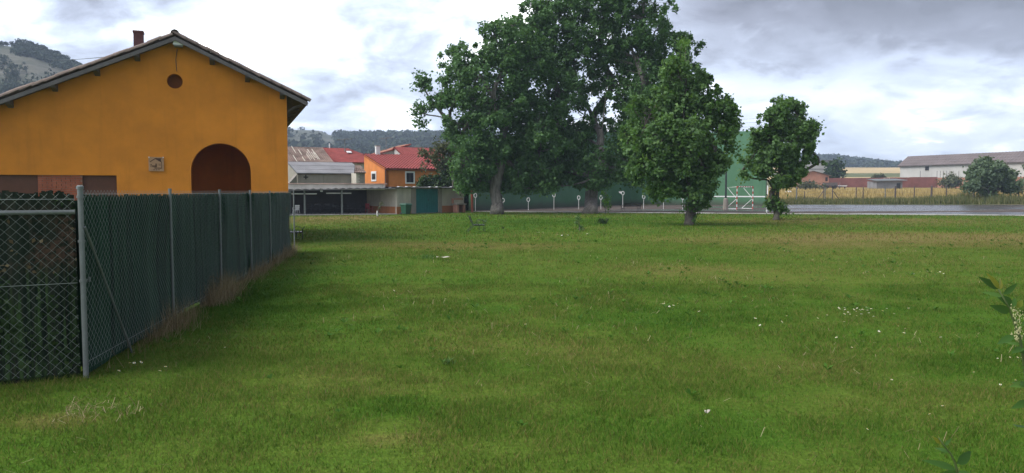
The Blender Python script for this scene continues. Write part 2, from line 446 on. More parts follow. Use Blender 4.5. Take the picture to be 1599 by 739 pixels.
YY, TT = np.meshgrid(np.array(ys, float), np.array(ts, float), indexing='ij'); XX = (TT - 799.5) / F * YY
ZZ = land(XX, YY); V = np.stack([XX, YY, ZZ], -1).reshape(-1, 3); nT = len(ts)
def sheet(name, mat, sel, kind='structure'):
    fs = []
    for i in range(len(ys) - 1):
        for j in range(nT - 1):
            if sel(0.5 * (ys[i] + ys[i + 1]), 0.5 * (ts[j] + ts[j + 1])): fs.append((i * nT + j, i * nT + j + 1, (i + 1) * nT + j + 1, (i + 1) * nT + j))
    used = sorted({k for f in fs for k in f}); mp = {k: i for i, k in enumerate(used)}
    return np_mesh(name, V[used], [[mp[k] for k in f] for f in fs], mat, smooth=True, kind=kind)
RT = 1195
def zone(y, t):
    if y < 98: return 'lawn'
    if y < 108: return 'verge'
    if t > RT:
        if y < 200: return 'wheat'
        if y < 330: return 'meadow'
        if y < 410: return 'crop2'
        if y < 470: return 'crop'
        if y < 640: return 'stubble'
        return 'hill'
    if y < 240: return 'meadow'
    return 'hill'
zs = lambda *n: (lambda y, t: zone(y, t) in n)
sheet('lawn', M_LAWN, zs('lawn'))
sheet('meadow', M_MEADOW, zs('verge', 'meadow'))
sheet('wheat_field', M_WHEAT, zs('wheat'))
sheet('stubble_field', M_STUBBLE, zs('stubble', 'crop2'))
sheet('crop_field', M_CROP, zs('crop'))
sheet('hills', M_HILL, zs('hill'))
g = MB(); g.add([(-2400, -280, -.1), (2400, -280, -.1), (2400, 1550, -.1), (-2400, 1550, -.1)], [(0, 1, 2, 3)]); g.build('ground', M_LAWN, kind='structure')
# ---- concrete court
A0, A1 = Vector((-3.35, 67, 0)), Vector((15.4, 100, 0))          # long side wall of the pelota court
dS = (A1 - A0).normalized(); dF = Vector((dS.y, -dS.x, 0))          # along the side wall / along the front wall
FW = 17.0; A2 = A1 + dF * FW
k0, k1 = Vector((-3.1, 63.2, 0)), Vector((112, 33.0, 0))
def front_y(x): return k0.y + (k1.y - k0.y) * (x - k0.x) / (k1.x - k0.x)
mb = MB()
pl = [k0, k1, Vector((112, 96.5, 0)), Vector((36, 97.5, 0)), A2 + Vector((1.0, 1.0, 0)), A2, A1, A0]
mb.add([(p.x, p.y, 0.0) for p in pl] + [(p.x, p.y, -.3) for p in pl], [tuple(range(8))] + [(8 + i, 8 + (i + 1) % 8, (i + 1) % 8, i) for i in range(8)])
mb.build('court', M_COURT, kind='structure')
M_KERB = plain('kerb_concrete', (0.50, 0.47, 0.44), 0.5, 0.3, 1.0, 0.2)
mb = MB(); kd = (k1 - k0).normalized(); kn = Vector((kd.y, -kd.x, 0))
L = 0.0; random.seed(5)
while L < 46:
    l = random.uniform(1.7, 2.1); h = random.uniform(.055, .075)
    mb.obox(k0 + kd * L + kn * 0.02, kd * (l - .02), kn * 0.2, Vector((0, 0, h))); L += l
mb.build('kerb', M_KERB, kind='structure')
# ================================================================ GRASS
rs = np.random.RandomState(3)
def behind_fence(x, y): return (y < 22.2) & (x < (-3.9 - 2.5 * (y - 7.0) / 15.2 - 0.25))
def blades(name, bands, mat):
    Vs = []; Fs = []; T = []; nb = 0
    for (y0, y1, dens, hgt, wid) in bands:
        area = 0.78 * (y1 * y1 - y0 * y0) + 2.0 * (y1 - y0); n = int(area * dens)
        y = np.sqrt(rs.rand(n) * (y1 * y1 - y0 * y0) + y0 * y0); x = (rs.rand(n) * 2 - 1) * (0.78 * y + 1.0)
        # turf grows in tufts: thin it and make it longer by noise
        k = fbm(x * 2.2, y * 2.2, 3); big = fbm(x * 0.35 + 40, y * 0.35, 3)
        keep = (rs.rand(n) < 0.35 + 1.1 * k) & ~(behind_fence(x, y) & (y > 7.3)) & (y < np.array([front_y(a) for a in x]) - 0.15)
        keep &= ~((x < -8) & (y > 53.0 + 0.16 * (x + 16)))
        x, y, k, big = x[keep], y[keep], k[keep], big[keep]; n = len(x)
        h = hgt * (0.45 + 0.9 * rs.rand(n)) * (0.5 + 1.0 * k) * (0.75 + 0.5 * big)
        a = rs.rand(n) * 6.283; lean = (0.2 + 0.9 * rs.rand(n)) * h; la = rs.rand(n) * 6.283
        ww = wid * (0.6 + 0.8 * rs.rand(n)) * 0.5
        z0 = np.interp(y, BASE_D, BASE_Z) - 0.01
        dx, dy = np.cos(a) * ww, np.sin(a) * ww; lx, ly = np.cos(la) * lean, np.sin(la) * lean
        b0 = np.stack([x - dx, y - dy, z0], -1); b1 = np.stack([x + dx, y + dy, z0], -1)
        m0 = np.stack([x - dx * .7 + lx * .35, y - dy * .7 + ly * .35, z0 + h * .6], -1); m1 = np.stack([x + dx * .7 + lx * .35, y + dy * .7 + ly * .35, z0 + h * .6], -1)
        tip = np.stack([x + lx, y + ly, z0 + h], -1)
        if y0 < 12:
            Vs.append(np.stack([b0, b1, m1, m0, tip], 1).reshape(-1, 3)); i = nb + np.arange(n) * 5
            Fs.append(np.stack([np.stack([i, i + 1, i + 2], -1), np.stack([i, i + 2, i + 3], -1), np.stack([i + 3, i + 2, i + 4], -1)], 1).reshape(-1, 3))
            T.append(np.repeat(rs.rand(n), 3)); nb += n * 5
        else:
            Vs.append(np.stack([b0, b1, tip], 1).reshape(-1, 3)); i = nb + np.arange(n) * 3
            Fs.append(np.stack([i, i + 1, i + 2], -1)); T.append(rs.rand(n)); nb += n * 3
    return np_mesh(name, np.concatenate(Vs), np.concatenate(Fs), mat, tint=np.concatenate(T), kind='stuff')
go = blades('grass', [(3.2, 8, 5200, .040, .0042), (8, 14, 2300, .043, .0065), (14, 26, 560, .05, .012), (26, 45, 95, .075, .03), (45, 63, 32, .085, .05)], M_BLADE)
tag(go, 'short mown grass covering the whole lawn', 'grass')
# a strip of rank weeds between the court and the wheat
def weeds(name, n, pos, hgt, wid, mat, label, cat, lean=0.5):
    x, y, hm = pos(n); n = len(x); z0 = land(x, y) - 0.02
    h = hgt * (0.4 + 0.9 * rs.rand(n)) * hm; a = rs.rand(n) * 6.283; la = rs.rand(n) * 6.283; ln = h * lean * rs.rand(n); ww = wid * (.6 + .8 * rs.rand(n)) * .5
    dx, dy = np.cos(a) * ww, np.sin(a) * ww
    b0 = np.stack([x - dx, y - dy, z0], -1); b1 = np.stack([x + dx, y + dy, z0], -1); tip = np.stack([x + np.cos(la) * ln, y + np.sin(la) * ln, z0 + h], -1)
    i = np.arange(n) * 3
    o = np_mesh(name, np.stack([b0, b1, tip], 1).reshape(-1, 3), np.stack([i, i + 1, i + 2], -1), mat, tint=rs.rand(n), kind='stuff')
    return tag(o, label, cat)
M_WEED = leaf_mat('rank_weeds', (0.05, 0.075, 0.02), (0.10, 0.12, 0.035), (0.24, 0.21, 0.10), trans=0.25, rough=0.7)
def pos_verge(n):
    y = 98.2 + rs.rand(n) * 10.5; x = 33 + rs.rand(n) * 62
    k = fbm(x * .25, y * .4, 3); k2 = fbm(x * .08 + 9, y * .1, 2)
    keep = rs.rand(n) < 0.3 + 1.2 * k
    return x[keep], y[keep], (0.35 + 1.2 * k * k2 * 2)[keep]
weeds('weeds', 26000, pos_verge, 0.85, 0.10, M_WEED, 'rank green and straw weeds between the wet court and the wheat', 'weeds')
M_DRY = leaf_mat('dry_stems', (0.11, 0.08, 0.04), (0.24, 0.175, 0.095), (0.46, 0.38, 0.24), trans=0.2, rough=0.8)
def pos_fence(n):
    s = rs.rand(n); y = 7.2 + s * 15.2
    k = fbm(y * 0.9, y * 0 + 3.3, 3); k = np.where((y > 9.2) & (y < 10.6), k + .25, k); k = np.where((y > 11.2) & (y < 13.8), k + .35, k); k = np.where(y > 18.5, k + .18, k)
    x = -3.9 - 2.5 * (y - 7.0) / 15.2 + 0.02 + np.abs(rs.randn(n)) * 0.12 * (0.5 + k)
    keep = rs.rand(n) < np.clip((k - .42) * 2.4, 0.05, 1)
    return x[keep], y[keep], (0.3 + 1.1 * np.clip(k - .25, 0, 1))[keep]
weeds('dry_grass', 9000, pos_fence, 0.40, 0.006, M_DRY, 'dry brown grass stems along the foot of the green screened fence', 'dry grass', 0.9)
def pos_wheat(n):
    y = 108 + rs.rand(n) ** 1.6 * 60; x = y * (0.325 + rs.rand(n) * 0.5)
    return x, y, 0.7 + 0.5 * fbm(x * .2, y * .2, 3)
M_EAR = leaf_mat('wheat_ears', (0.20, 0.15, 0.05), (0.36, 0.27, 0.10), (0.52, 0.40, 0.18), trans=0.15, rough=0.8)
weeds('wheat', 26000, pos_wheat, 0.75, 0.16, M_EAR, 'ripe golden wheat standing beyond the fence posts', 'wheat', 0.3)
# ================================================================ MATERIALS OF BUILDINGS
def plaster(name, c, streak=0.25, scale=1.2):
    m, nt, b = new_mat(name); p = wpos(nt)
    a = noise(nt, p, scale, 6, 0.6); g = noise(nt, p, 60, 3, 0.6)
    mp = N(nt, 'ShaderNodeMapping'); mp.inputs['Scale'].default_value = (3.0, 3.0, 0.22); nt.links.new(p, mp.inputs[0])
    s = noise(nt, mp.outputs[0], 1.0, 5, 0.65)
    col = ramp2(nt, a, [(0.3, tuple(x * .85 for x in c)), (0.7, tuple(min(1, x * 1.12) for x in c))])
    col = mixc(nt, smooth(nt, s, 0.52, 0.75, 0, streak), col, tuple(x * 0.55 for x in c))
    nt.links.new(col, b.inputs['Base Color']); b.inputs['Roughness'].default_value = 0.85; b.inputs['Specular IOR Level'].default_value = 0.25
    bump(nt, b, mth(nt, 'ADD', g, mth(nt, 'MULTIPLY', a, 0.5)), 0.25, 0.012); return m
M_ORANGE = plaster('orange_plaster', (0.62, 0.222, 0.024), 0.3)
M_ORANGE2 = plaster('orange_house_plaster', (0.62, 0.215, 0.055), 0.35)
M_CREAM = plaster('cream_plaster', (0.50, 0.455, 0.38), 0.5)
M_GREYWALL = plaster('grey_plaster', (0.30, 0.265, 0.225), 0.5)
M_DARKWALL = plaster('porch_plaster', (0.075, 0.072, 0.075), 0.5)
M_BAND = plaster('terracotta_band', (0.42, 0.175, 0.075), 0.5)
M_WHITEWALL = plaster('white_wall', (0.47, 0.45, 0.42), 0.35, 0.2)
M_TILE = plain('weathered_tile', (0.17, 0.135, 0.115), 0.8, 0.4, 2.5, 0.4, 30, c2=(0.23, 0.17, 0.14))
M_TILE_OLD = plain('old_brown_tile', (0.155, 0.098, 0.08), 0.85, 0.5, 0.9, 0.5, 6, c2=(0.27, 0.20, 0.16))
M_TILE_RED = plain('red_tile', (0.25, 0.052, 0.045), 0.8, 0.4, 1.6, 0.5, 5)
M_FIBRE = plain('fibre_cement', (0.205, 0.20, 0.205), 0.8, 0.35, 0.7, 0.4, 8)
M_WOODG = plain('grey_board', (0.125, 0.115, 0.115), 0.75, 0.3, 3, 0.3, 30, stretch=(1, 1, 1))
M_WOODD = plain('dark_beam', (0.11, 0.09, 0.085), 0.8, 0.3, 3, 0.3, 30)
M_BRICK = plain('red_brick', (0.36, 0.11, 0.06), 0.85, 0.35, 5, 0.4, 50)
M_MORTAR = plain('mortar', (0.30, 0.19, 0.14), 0.9, 0.2, 6, 0.4, 50)
M_SHUT = plain('brown_shutter', (0.135, 0.055, 0.032), 0.5, 0.15, 4, 0.05, 40)
M_VENT = plaster('dark_orange', (0.17, 0.062, 0.016), 0.2)  # darker than the wall, for the plate behind the round hole
M_CHIM = plain('maroon_chimney', (0.105, 0.045, 0.043), 0.85, 0.4, 6, 0.4, 40)
M_METAL = plain('galvanised_steel', (0.19, 0.205, 0.20), 0.5, 0.2, 6, 0.08, 60, metal=0.35)
M_WIRE = plain('galvanised_wire', (0.27, 0.305, 0.28), 0.5, 0.15, 6, 0.0, 60, metal=0.3)
M_WHITE = plain('white_paint', (0.74, 0.74, 0.72), 0.5, 0.12, 4, 0.05, 40)
M_BLACK = plain('dark_void', (0.02, 0.018, 0.018), 0.6, 0.2, 4, 0.0, 40)
M_GLASS = plain('dark_glass', (0.03, 0.03, 0.035), 0.08, 0.1, 2, 0.0, 40, spec=0.6)
M_DARKIRON = plain('dark_iron', (0.035, 0.04, 0.04), 0.5, 0.3, 8, 0.1, 60)
M_RED = plain('red_paint', (0.50, 0.055, 0.04), 0.5, 0.2, 5, 0.05, 40)
M_RUST = plain('rusty_pole', (0.27, 0.075, 0.045), 0.8, 0.4, 4, 0.3, 30)
M_TEAL = plain('teal_door_paint', (0.010, 0.155, 0.155), 0.5, 0.2, 2, 0.08, 30)
M_GREENPL = plain('green_bin_plastic', (0.025, 0.085, 0.05), 0.45, 0.15, 3, 0.05, 40)
M_PLAQUE = plain('terracotta_plaque', (0.40, 0.235, 0.13), 0.6, 0.2, 10, 0.2, 60)
M_INK = plain('dark_relief', (0.07, 0.032, 0.018), 0.6, 0.2, 10, 0.0, 60)
M_BURG = plain('burgundy_brick_wall', (0.195, 0.075, 0.062), 0.9, 0.35, 0.6, 0.5, 3.0)
M_PINK = plain('pink_brick', (0.40, 0.20, 0.14), 0.9, 0.25, 1.0, 0.4, 5.0)
M_DKROOF = plain('dark_brown_roof', (0.155, 0.125, 0.118), 0.85, 0.25, 0.3, 0.4, 2.0)
def corr_roof(name, mat, parent, e0, e1, r0, r1, pitch=0.24, rows=12, amp=0.04, step=0.03, thick=0.06, kind='stuff'):
    """barrel tile or corrugated roof plane between the eave e0-e1 and the ridge r0-r1"""
    e0, e1, r0, r1 = map(Vector, (e0, e1, r0, r1))
    L = (e1 - e0).length; nc = max(2, int(L / pitch)) * 4
    up = (e1 - e0).cross(r0 - e0).normalized()
    if up.z < 0: up = -up
    V = []; nr = rows * 2
    for j in range(nr + 1):
        row = j // 2 if j < nr else rows; top = (j % 2 == 1)
        v = min(1.0, (row + (0.999 if top else 0.0)) / rows)
        lift = 0.0 if top else step
        for i in range(nc + 1):
            u = i / nc; a = e0.lerp(e1, u); b = r0.lerp(r1, u)
            V.append(a.lerp(b, v) + up * (amp * math.cos(i * math.pi / 2) + lift))
    F = [(j * (nc + 1) + i, j * (nc + 1) + i + 1, (j + 1) * (nc + 1) + i + 1, (j + 1) * (nc + 1) + i) for j in range(nr) for i in range(nc)]
    mb = MB(); mb.add(V, F)
    dn = -up * (thick + amp); q = [e0 + dn, e1 + dn, r1 + dn, r0 + dn]; o = [e0 - up * amp, e1 - up * amp, r1 - up * amp, r0 - up * amp]
    mb.add(q + o, [(3, 2, 1, 0), (0, 1, 5, 4), (1, 2, 6, 5), (2, 3, 7, 6), (3, 0, 4, 7)])
    return mb.build(name, mat, parent, kind=kind)
UP = Vector((0, 0, 1))
# ================================================================ THE ORANGE HALL
YR = 23.9; ANG = R(20.0)
u = Vector((math.cos(ANG), math.sin(ANG), 0)); nb = Vector((-math.sin(ANG), math.cos(ANG), 0))
OV = 0.45                                               # how far the verge stands out
RV = P(273, 55, YR - OV)                                # ridge at the verge
RP = RV + nb * OV
def plane_hit(px, py, pt, n):
    d = ray(px, py); c = Vector((0, 0, H)); return c + d * ((pt - c).dot(n) / d.dot(n))
def fac(px, py, off=0.0):
    q = plane_hit(px, py, RP + nb * off, nb); return (q - RP).dot(u), q.z
def F3(s, z, off=0.0): return Vector((RP.x, RP.y, 0)) + u * s + nb * off + UP * z
sE, zE = fac(481, 158, -OV); sL0, zL0 = fac(0, 154, -OV)
zR = RV.z
slr = (zR - zE) / sE; sll = (zR - zL0) / (-sL0)
sC = fac(448.5, 200)[0]
sLW, sLE = -8.4, -9.2                                   # left wall, left eave
DEP = 9.0
def roof_z(s): return zR - (slr * s if s > 0 else -sll * s)
hall = thing('village_hall', 'orange plastered hall with gable roof, arched porch and brown shutters behind the green fence', 'building', F3(0, 0))
arc0, zt = fac(297, 224); arc1 = fac(391, 224)[0]; ra = (arc1 - arc0) / 2; cx = (arc0 + arc1) / 2; zt = fac(344, 224)[1]; zs_ = zt - ra
arch = [(arc0, 0.02)] + [(cx - ra * math.cos(t), zs_ + ra * math.sin(t)) for t in np.linspace(0, math.pi, 25)] + [(arc1, 0.02)]
ocs, ocz = fac(273, 127); oc = [(ocs + .225 * math.cos(t), ocz + .225 * math.sin(t)) for t in np.linspace(0, 2 * math.pi, 25)[:-1]]
wz = fac(90, 273.5)[1]; w0, w1, w2, w3 = fac(-90, 274)[0], fac(58, 274)[0], fac(128, 274)[0], fac(182, 274)[0]
WB = 0.95
win = [(w0, WB), (w3, WB), (w3, wz), (w0, wz)]
mb = MB()
tl = 0.10
outer = [(sLW, 0), (sC, 0), (sC, roof_z(sC) - tl), (0, zR - tl), (sLW, roof_z(sLW) - tl)]
poly_plate(mb, outer, [arch, oc, win], lambda a, b: F3(a, b), nb * 0.32)
ob = mb.build('wall', M_ORANGE, hall)
mb = MB()
mb.obox(F3(sC - .32, 0, .32), u * .32, nb * (DEP - .64), UP * (roof_z(sC) - tl))
mb.obox(F3(sLW, 0, .32), u * .32, nb * (DEP - .64), UP * (roof_z(sLW) - tl))
poly_plate(mb, outer, [], lambda a, b: F3(a, b, DEP - .32), nb * 0.32)
mb.build('wall', M_ORANGE, hall)
# porch behind the arch
mb = MB(); pd = 4.2
mb.obox(F3(arc0 - .5, 0, pd), u * (arc1 - arc0 + 1.0), nb * .1, UP * 3.6)
mb.obox(F3(arc0 - .5, 0, .32), u * .1, nb * (pd - .32), UP * 3.6)
mb.obox(F3(arc1 + .4, 0, .32), u * .1, nb * (pd - .32), UP * 3.6)
mb.obox(F3(arc0 - .4, 3.5, .32), u * (arc1 - arc0 + .8), nb * (pd - .32), UP * .1)
mb.obox(F3(arc0 - .4, -.05, .0), u * (arc1 - arc0 + .8), nb * pd, UP * .08)
mb.build('porch_recess', M_ORANGE, hall)
mb = MB(); mb.obox(F3(ocs - .3, ocz - .3, .24), u * .6, nb * .05, UP * .6); mb.build('round_vent', M_VENT, hall)
# shutters and the brick pier between them
for a, b in ((w0, w1), (w2, w3)):
    mb = MB(); z = wz - 0.0
    mb.obox(F3(a, WB, .16), u * (b - a), nb * .04, UP * (wz - WB))
    k = 0
    while WB + k * .05 < wz - .03:
        mb.obox(F3(a, WB + k * .05 + .004, .145), u * (b - a), nb * .02, UP * .038); k += 1
    mb.build('roller_shutter', M_SHUT, hall, kind='stuff')
mb = MB(); mb.obox(F3(w1, WB, .06), u * (w2 - w1), nb * .2, UP * (wz - WB)); pier = mb.build('brick_pier', M_MORTAR, hall)
bl, bh = .235, .052; me_b = None; nrow = int((wz - WB) / (bh + .012)); random.seed(2)
bm_ = MB(); bm_.box(0, 1, 0, .06, 0, bh)
for r in range(nrow):
    x = w1 + (0 if r % 2 else -bl / 2); z = wz - (r + 1) * (bh + .012)
    while x < w2 - .02:
        a, b = max(x, w1) + .005, min(x + bl, w2) - .005
        if b - a > .04:
            if me_b is None:
                ob = bm_.build('brick', M_BRICK, pier, local=True); me_b = ob.data
            else:
                ob = bpy.data.objects.new('brick', me_b); COL.objects.link(ob); ob.parent = pier
            q = F3(a, z, .035 + random.uniform(-.006, .006)) - world_of(pier)
            ob.location = q; ob.rotation_euler = (0, 0, ANG); ob.scale = (b - a, 1, 1)
        x += bl + .012
# roof: boards, verge boards, beams, tiles
def S3(s, off, up=0.0):
    """a point on the roof surface"""
    return Vector((RP.x, RP.y, 0)) + u * s + nb * off + UP * (roof_z(s) + up)
roof_mb = MB()
for s1 in (sE, sLE):
    q = [S3(0, -OV, -.09), S3(s1, -OV, -.09), S3(s1, DEP + .3, -.09), S3(0, DEP + .3, -.09)]
    t = [p + UP * .05 for p in q]
    f = [(0, 1, 2, 3), (7, 6, 5, 4), (0, 4, 5, 1), (1, 5, 6, 2), (2, 6, 7, 3), (3, 7, 4, 0)]
    roof_mb.add(q + t, f)
roof = roof_mb.build('roof', M_WOODD, hall)
mb = MB()
for s1 in (sE - .02, sLE + .02):
    q = [S3(0, -OV - .035, -.165), S3(s1, -OV - .035, -.165), S3(s1, -OV - .035, -.045), S3(0, -OV - .035, -.045)]
    mb.add(q + [p + nb * .04 for p in q], [(0, 1, 2, 3), (7, 6, 5, 4), (0, 4, 5, 1), (1, 5, 6, 2), (2, 6, 7, 3), (3, 7, 4, 0)])
mb.build('verge_board', M_WOODG, roof)
for px, py in ((214, 86.6), (150.6, 108), (84, 132), (14, 155), (331, 96), (386.6, 125.5), (441, 151.5)):
    s = fac(px, py, -.2)[0]; mb = MB()
    z = roof_z(s) - .20
    pts = [F3(s - .07, z - .12, -OV + .02), F3(s + .07, z - .12, -OV + .02)]
    mb.add([F3(s - .07, z + .12, -OV + .03), F3(s + .07, z + .12, -OV + .03), F3(s + .07, z + .0, -OV + .03), F3(s - .07, z + .0, -OV + .03),
            F3(s - .07, z + .12, .02), F3(s + .07, z + .12, .02), F3(s + .07, z - .09, .02), F3(s - .07, z - .09, .02)],
           [(0, 1, 2, 3), (7, 6, 5, 4), (0, 4, 5, 1), (1, 5, 6, 2), (2, 6, 7, 3), (3, 7, 4, 0)])
    mb.build('beam_end', M_WOODD, hall)
# eave strut under the right hand overhang
for off in np.arange(0.1, DEP, 1.4):
    mb = MB(); mb.tube([F3(sC + .0, roof_z(sC) - .62, off), F3(sC + .22, roof_z(sC) - .46, off), F3(sE - .12, roof_z(sE - .12) - .13, off)], .045, 6); mb.build('eave_bracket', M_WOODD, hall)
def barrel(Lt, r0, r1, nseg=6, th=.016):
    m = MB(); vs = []
    for x, r in ((0, r0), (Lt, r1)):
        for rr in (r, r - th):
            for k in range(nseg + 1):
                a = math.pi * k / nseg; vs.append((x, rr * math.cos(a), rr * math.sin(a)))
    n = nseg + 1; fs = []
    for k in range(nseg):
        fs += [(k, k + 1, 2 * n + k + 1, 2 * n + k), (n + k, 3 * n + k, 3 * n + k + 1, n + k + 1), (k, n + k, n + k + 1, k + 1), (2 * n + k, 2 * n + k + 1, 3 * n + k + 1, 3 * n + k)]
    m.add(vs, fs); return m
tile_me = None; random.seed(9)
for s_end, sg, sl in ((sE, 1, slr), (sLE, -1, sll)):
    an = math.atan(sl); dl = Vector((u.x * sg * math.cos(an), u.y * sg * math.cos(an), -math.sin(an)))   # down the slope
    total = abs(s_end) / math.cos(an) + .06; k = 0; exposure = .335
    while k * exposure < total - .2:
        x_ax = -dl; y_ax = nb * sg; z_ax = x_ax.cross(y_ax)
        if z_ax.z < 0: y_ax = -y_ax; z_ax = x_ax.cross(y_ax)
        pos = S3(0, -OV + .04, -.015) + dl * (total - k * exposure) + z_ax * (.03 + random.uniform(-.012, .012)) - world_of(roof)
        if tile_me is None:
            ob = barrel(.42, .10, .075).build('roof_tile', M_TILE, roof, local=True); tile_me = ob.data
        else:
            ob = bpy.data.objects.new('roof_tile', tile_me); COL.objects.link(ob); ob.parent = roof
        M4 = Matrix((x_ax, y_ax, z_ax)).transposed().to_4x4() @ Matrix.Rotation(random.uniform(-.05, .05), 4, 'Z') @ Matrix.Rotation(-.06 + random.uniform(-.02, .02), 4, 'Y')
        M4.translation = pos; ob.matrix_local = M4; k += 1
    q = [S3(s_end, -OV + .13, .0), S3(s_end, DEP + .3, .0), S3(0, -OV + .13, .0), S3(0, DEP + .3, .0)]
    corr_roof('tile_field', M_TILE, roof, q[0], q[1], q[2], q[3], .21, int(total / .335), .035, .03, .03)
for k in range(24):
    ob = barrel(.45, .125, .10).build('ridge_tile', M_TILE, roof, local=True) if k == 0 else bpy.data.objects.new('ridge_tile', ridge_me)
    if k == 0: ridge_me = ob.data
    else: COL.objects.link(ob); ob.parent = roof
    M4 = Matrix((nb, Vector((-nb.y, nb.x, 0)), UP)).transposed().to_4x4(); M4.translation = S3(0, -OV - .02 + k * .39, .045 + random.uniform(-.006, .006)) - world_of(roof); ob.matrix_local = M4
# chimney on the left slope
cc = P(217, 80, YR + 3.2); cs = (cc - RP).dot(u); cn = (cc - RP).dot(nb); ct = P(217, 49, YR + 3.2).z
ch = MB(); ch.obox(F3(cs - .15, roof_z(cs) - .3, cn - .15), u * .30, nb * .34, UP * (ct - .06 - roof_z(cs) + .3)); chim = ch.build('chimney', M_CHIM, roof)
ch = MB(); ch.obox(F3(cs - .17, ct - .075, cn - .17), u * .34, nb * .38, UP * .075); ch.build('chimney_cap', M_CHIM, chim)
# floodlight under the ridge and its cable
ls, lz = fac(278.5, 68, -.3)
fl = thing('floodlight', 'white floodlight fixed under the peak of the orange gable', 'lamp', F3(ls, lz, 0))
mb = MB(); hs = [(-.15, -.06), (.15, -.06), (.13, .05), (.07, .10), (-.07, .10), (-.13, .05)]
mb.add([F3(ls + a, lz + b, -.42) for a, b in hs] + [F3(ls + a * .8, lz + b * .8 + .02, -.12) for a, b in hs],
       [tuple(range(6)), tuple(11 - i for i in range(6))] + [(i, 6 + i, 6 + (i + 1) % 6, (i + 1) % 6) for i in range(6)])
mb.build('housing', M_WHITE, fl)
mb = MB(); mb.obox(F3(ls - .12, lz - .10, -.40), u * .24, nb * .26, UP * .045); mb.build('lamp_glass', M_METAL, fl)
mb = MB(); mb.tube([F3(ls, lz - .02, -.16), F3(ls, lz + .05, .02)], .03, 6); mb.build('arm', M_METAL, fl)
mb = MB(); mb.tube([F3(ls - .05, lz - .12, -.012), F3(ls - .10, lz - .45, -.012), F3(ls - .08, lz - .8, -.012)], .010, 5); mb.build('cable', M_WOODD, fl)
# house-picture plaque on the wall
p0s, p0z = fac(232.5, 267.5); p1s, p1z = fac(255.5, 245.5)
pw, ph = p1s - p0s, p1z - p0z
pq = thing('wall_plaque', 'square terracotta plaque with a relief of a little house on the orange wall', 'plaque', F3(p0s, p0z, 0))
def Q(a, b, off=0.0): return F3(p0s + a * pw, p0z + b * ph, off)
mb = MB(); mb.obox(Q(0, 0, -.035), u * pw, nb * .03, UP * ph); mb.build('tile_plate', M_PLAQUE, pq)
def bar(mb, pts, wd, off=-.042):
    for (a, b), (c, d) in zip(pts[:-1], pts[1:]):
        dx, dy = c - a, d - b; l = math.hypot(dx, dy); nx, ny = -dy / l * wd / 2, dx / l * wd / 2
        q = [Q(a + nx, b + ny, off), Q(a - nx, b - ny, off), Q(c - nx, d - ny, off), Q(c + nx, d + ny, off)]
        mb.add(q + [p + nb * .012 for p in q], [(0, 1, 2, 3), (7, 6, 5, 4), (0, 4, 5, 1), (1, 5, 6, 2), (2, 6, 7, 3), (3, 7, 4, 0)])
mb = MB(); bar(mb, [(.10, .66), (.46, .90), (.86, .90)], .05); bar(mb, [(.46, .88), (.86, .64)], .05); bar(mb, [(.86, .66), (.86, .22)], .03); bar(mb, [(.38, .22), (.87, .22)], .05)
qd = [(.55, .86), (.82, .86), (.82, .68)]
mb.add([Q(a, b, -.041) for a, b in qd] + [Q(a, b, -.034) for a, b in qd], [(0, 1, 2), (5, 4, 3), (0, 3, 4, 1), (1, 4, 5, 2), (2, 5, 3, 0)])
mb.build('house_relief', M_INK, pq)
mb = MB()
bar(mb, [(.12, .50), (.16, .40)], .03); bar(mb, [(.20, .50), (.16, .40), (.15, .28)], .035)          # hand written name
bar(mb, [(.26, .40), (.24, .33), (.29, .29), (.33, .35), (.29, .41), (.26, .40)], .03)
bar(mb, [(.37, .42), (.37, .30), (.43, .30), (.43, .42)], .03); bar(mb, [(.47, .54), (.47, .29)], .035); bar(mb, [(.52, .54), (.52, .29)], .035)
bar(mb, [(.66, .50), (.80, .50)], .03); bar(mb, [(.66, .42), (.80, .42)], .025)
for a in (.30, .46, .62): bar(mb, [(a, .10), (a + .11, .10)], .045)
mb.build('lettering', M_INK, pq)
mb = MB()
for a, b in ((.03, .97), (.97, .97)): mb.obox(Q(a - .025, b - .025, -.05), u * .028, nb * .02, UP * .028)
mb.build('screw', M_WHITE, pq)
# power cable above the roof
mb = MB(); a, b = P(60, 80, 330), P(222, 84, YR + 3.2)
mb.tube([a.lerp(b, t) - UP * (1.6 * math.sin(math.pi * t)) for t in np.linspace(0, 1, 14)], .018, 4)
tag(mb.build('power_cable', M_DARKIRON), 'thin dark power cable running from the hill to the hall roof', 'cable')
# ================================================================ THE FENCE
fN, fF = G(134.5, 587), G(456, 393); fd = (fF - fN).normalized(); fL = (fF - fN).length; fn = Vector((fd.y, -fd.x, 0))
ftop = 1.655
fence = thing('chain_link_fence', 'long chain link fence with dark green screening, running from the tall corner post', 'fence', fN)
def chain(p0, d, L, z0, z1, pitch, r, nrm):
    mb = MB(); hgt = z1 - z0; k = -hgt
    while k < L:
        for sg in (1, -1):
            a0, a1 = (k, k + hgt) if sg > 0 else (k + hgt, k)
            # clip to 0..L
            t0, t1 = 0.0, 1.0; da = a1 - a0
            lo, hi = (0 - a0) / da, (L - a0) / da
            if lo > hi: lo, hi = hi, lo
            t0, t1 = max(0, lo), min(1, hi)
            if t1 - t0 > .01:
                q0 = p0 + d * (a0 + da * t0) + UP * (z0 + hgt * t0) + nrm * (.003 * sg)
                q1 = p0 + d * (a0 + da * t1) + UP * (z0 + hgt * t1) + nrm * (.003 * sg)
                mb.tube([q0, q1], r, 3, cap=False)
        k += pitch
    return mb
chain(fN, fd, fL, .05, ftop + .035, .083, .0011, fn).build('wire_mesh', M_WIRE, fence, kind='stuff')
mb = MB()
for z in (ftop, .12): mb.tube([fN + UP * z, fN + fd * fL * .5 + UP * (z - .012), fF + UP * z], .0022, 4)
mb.build('tension_wire', M_WIRE, fence)
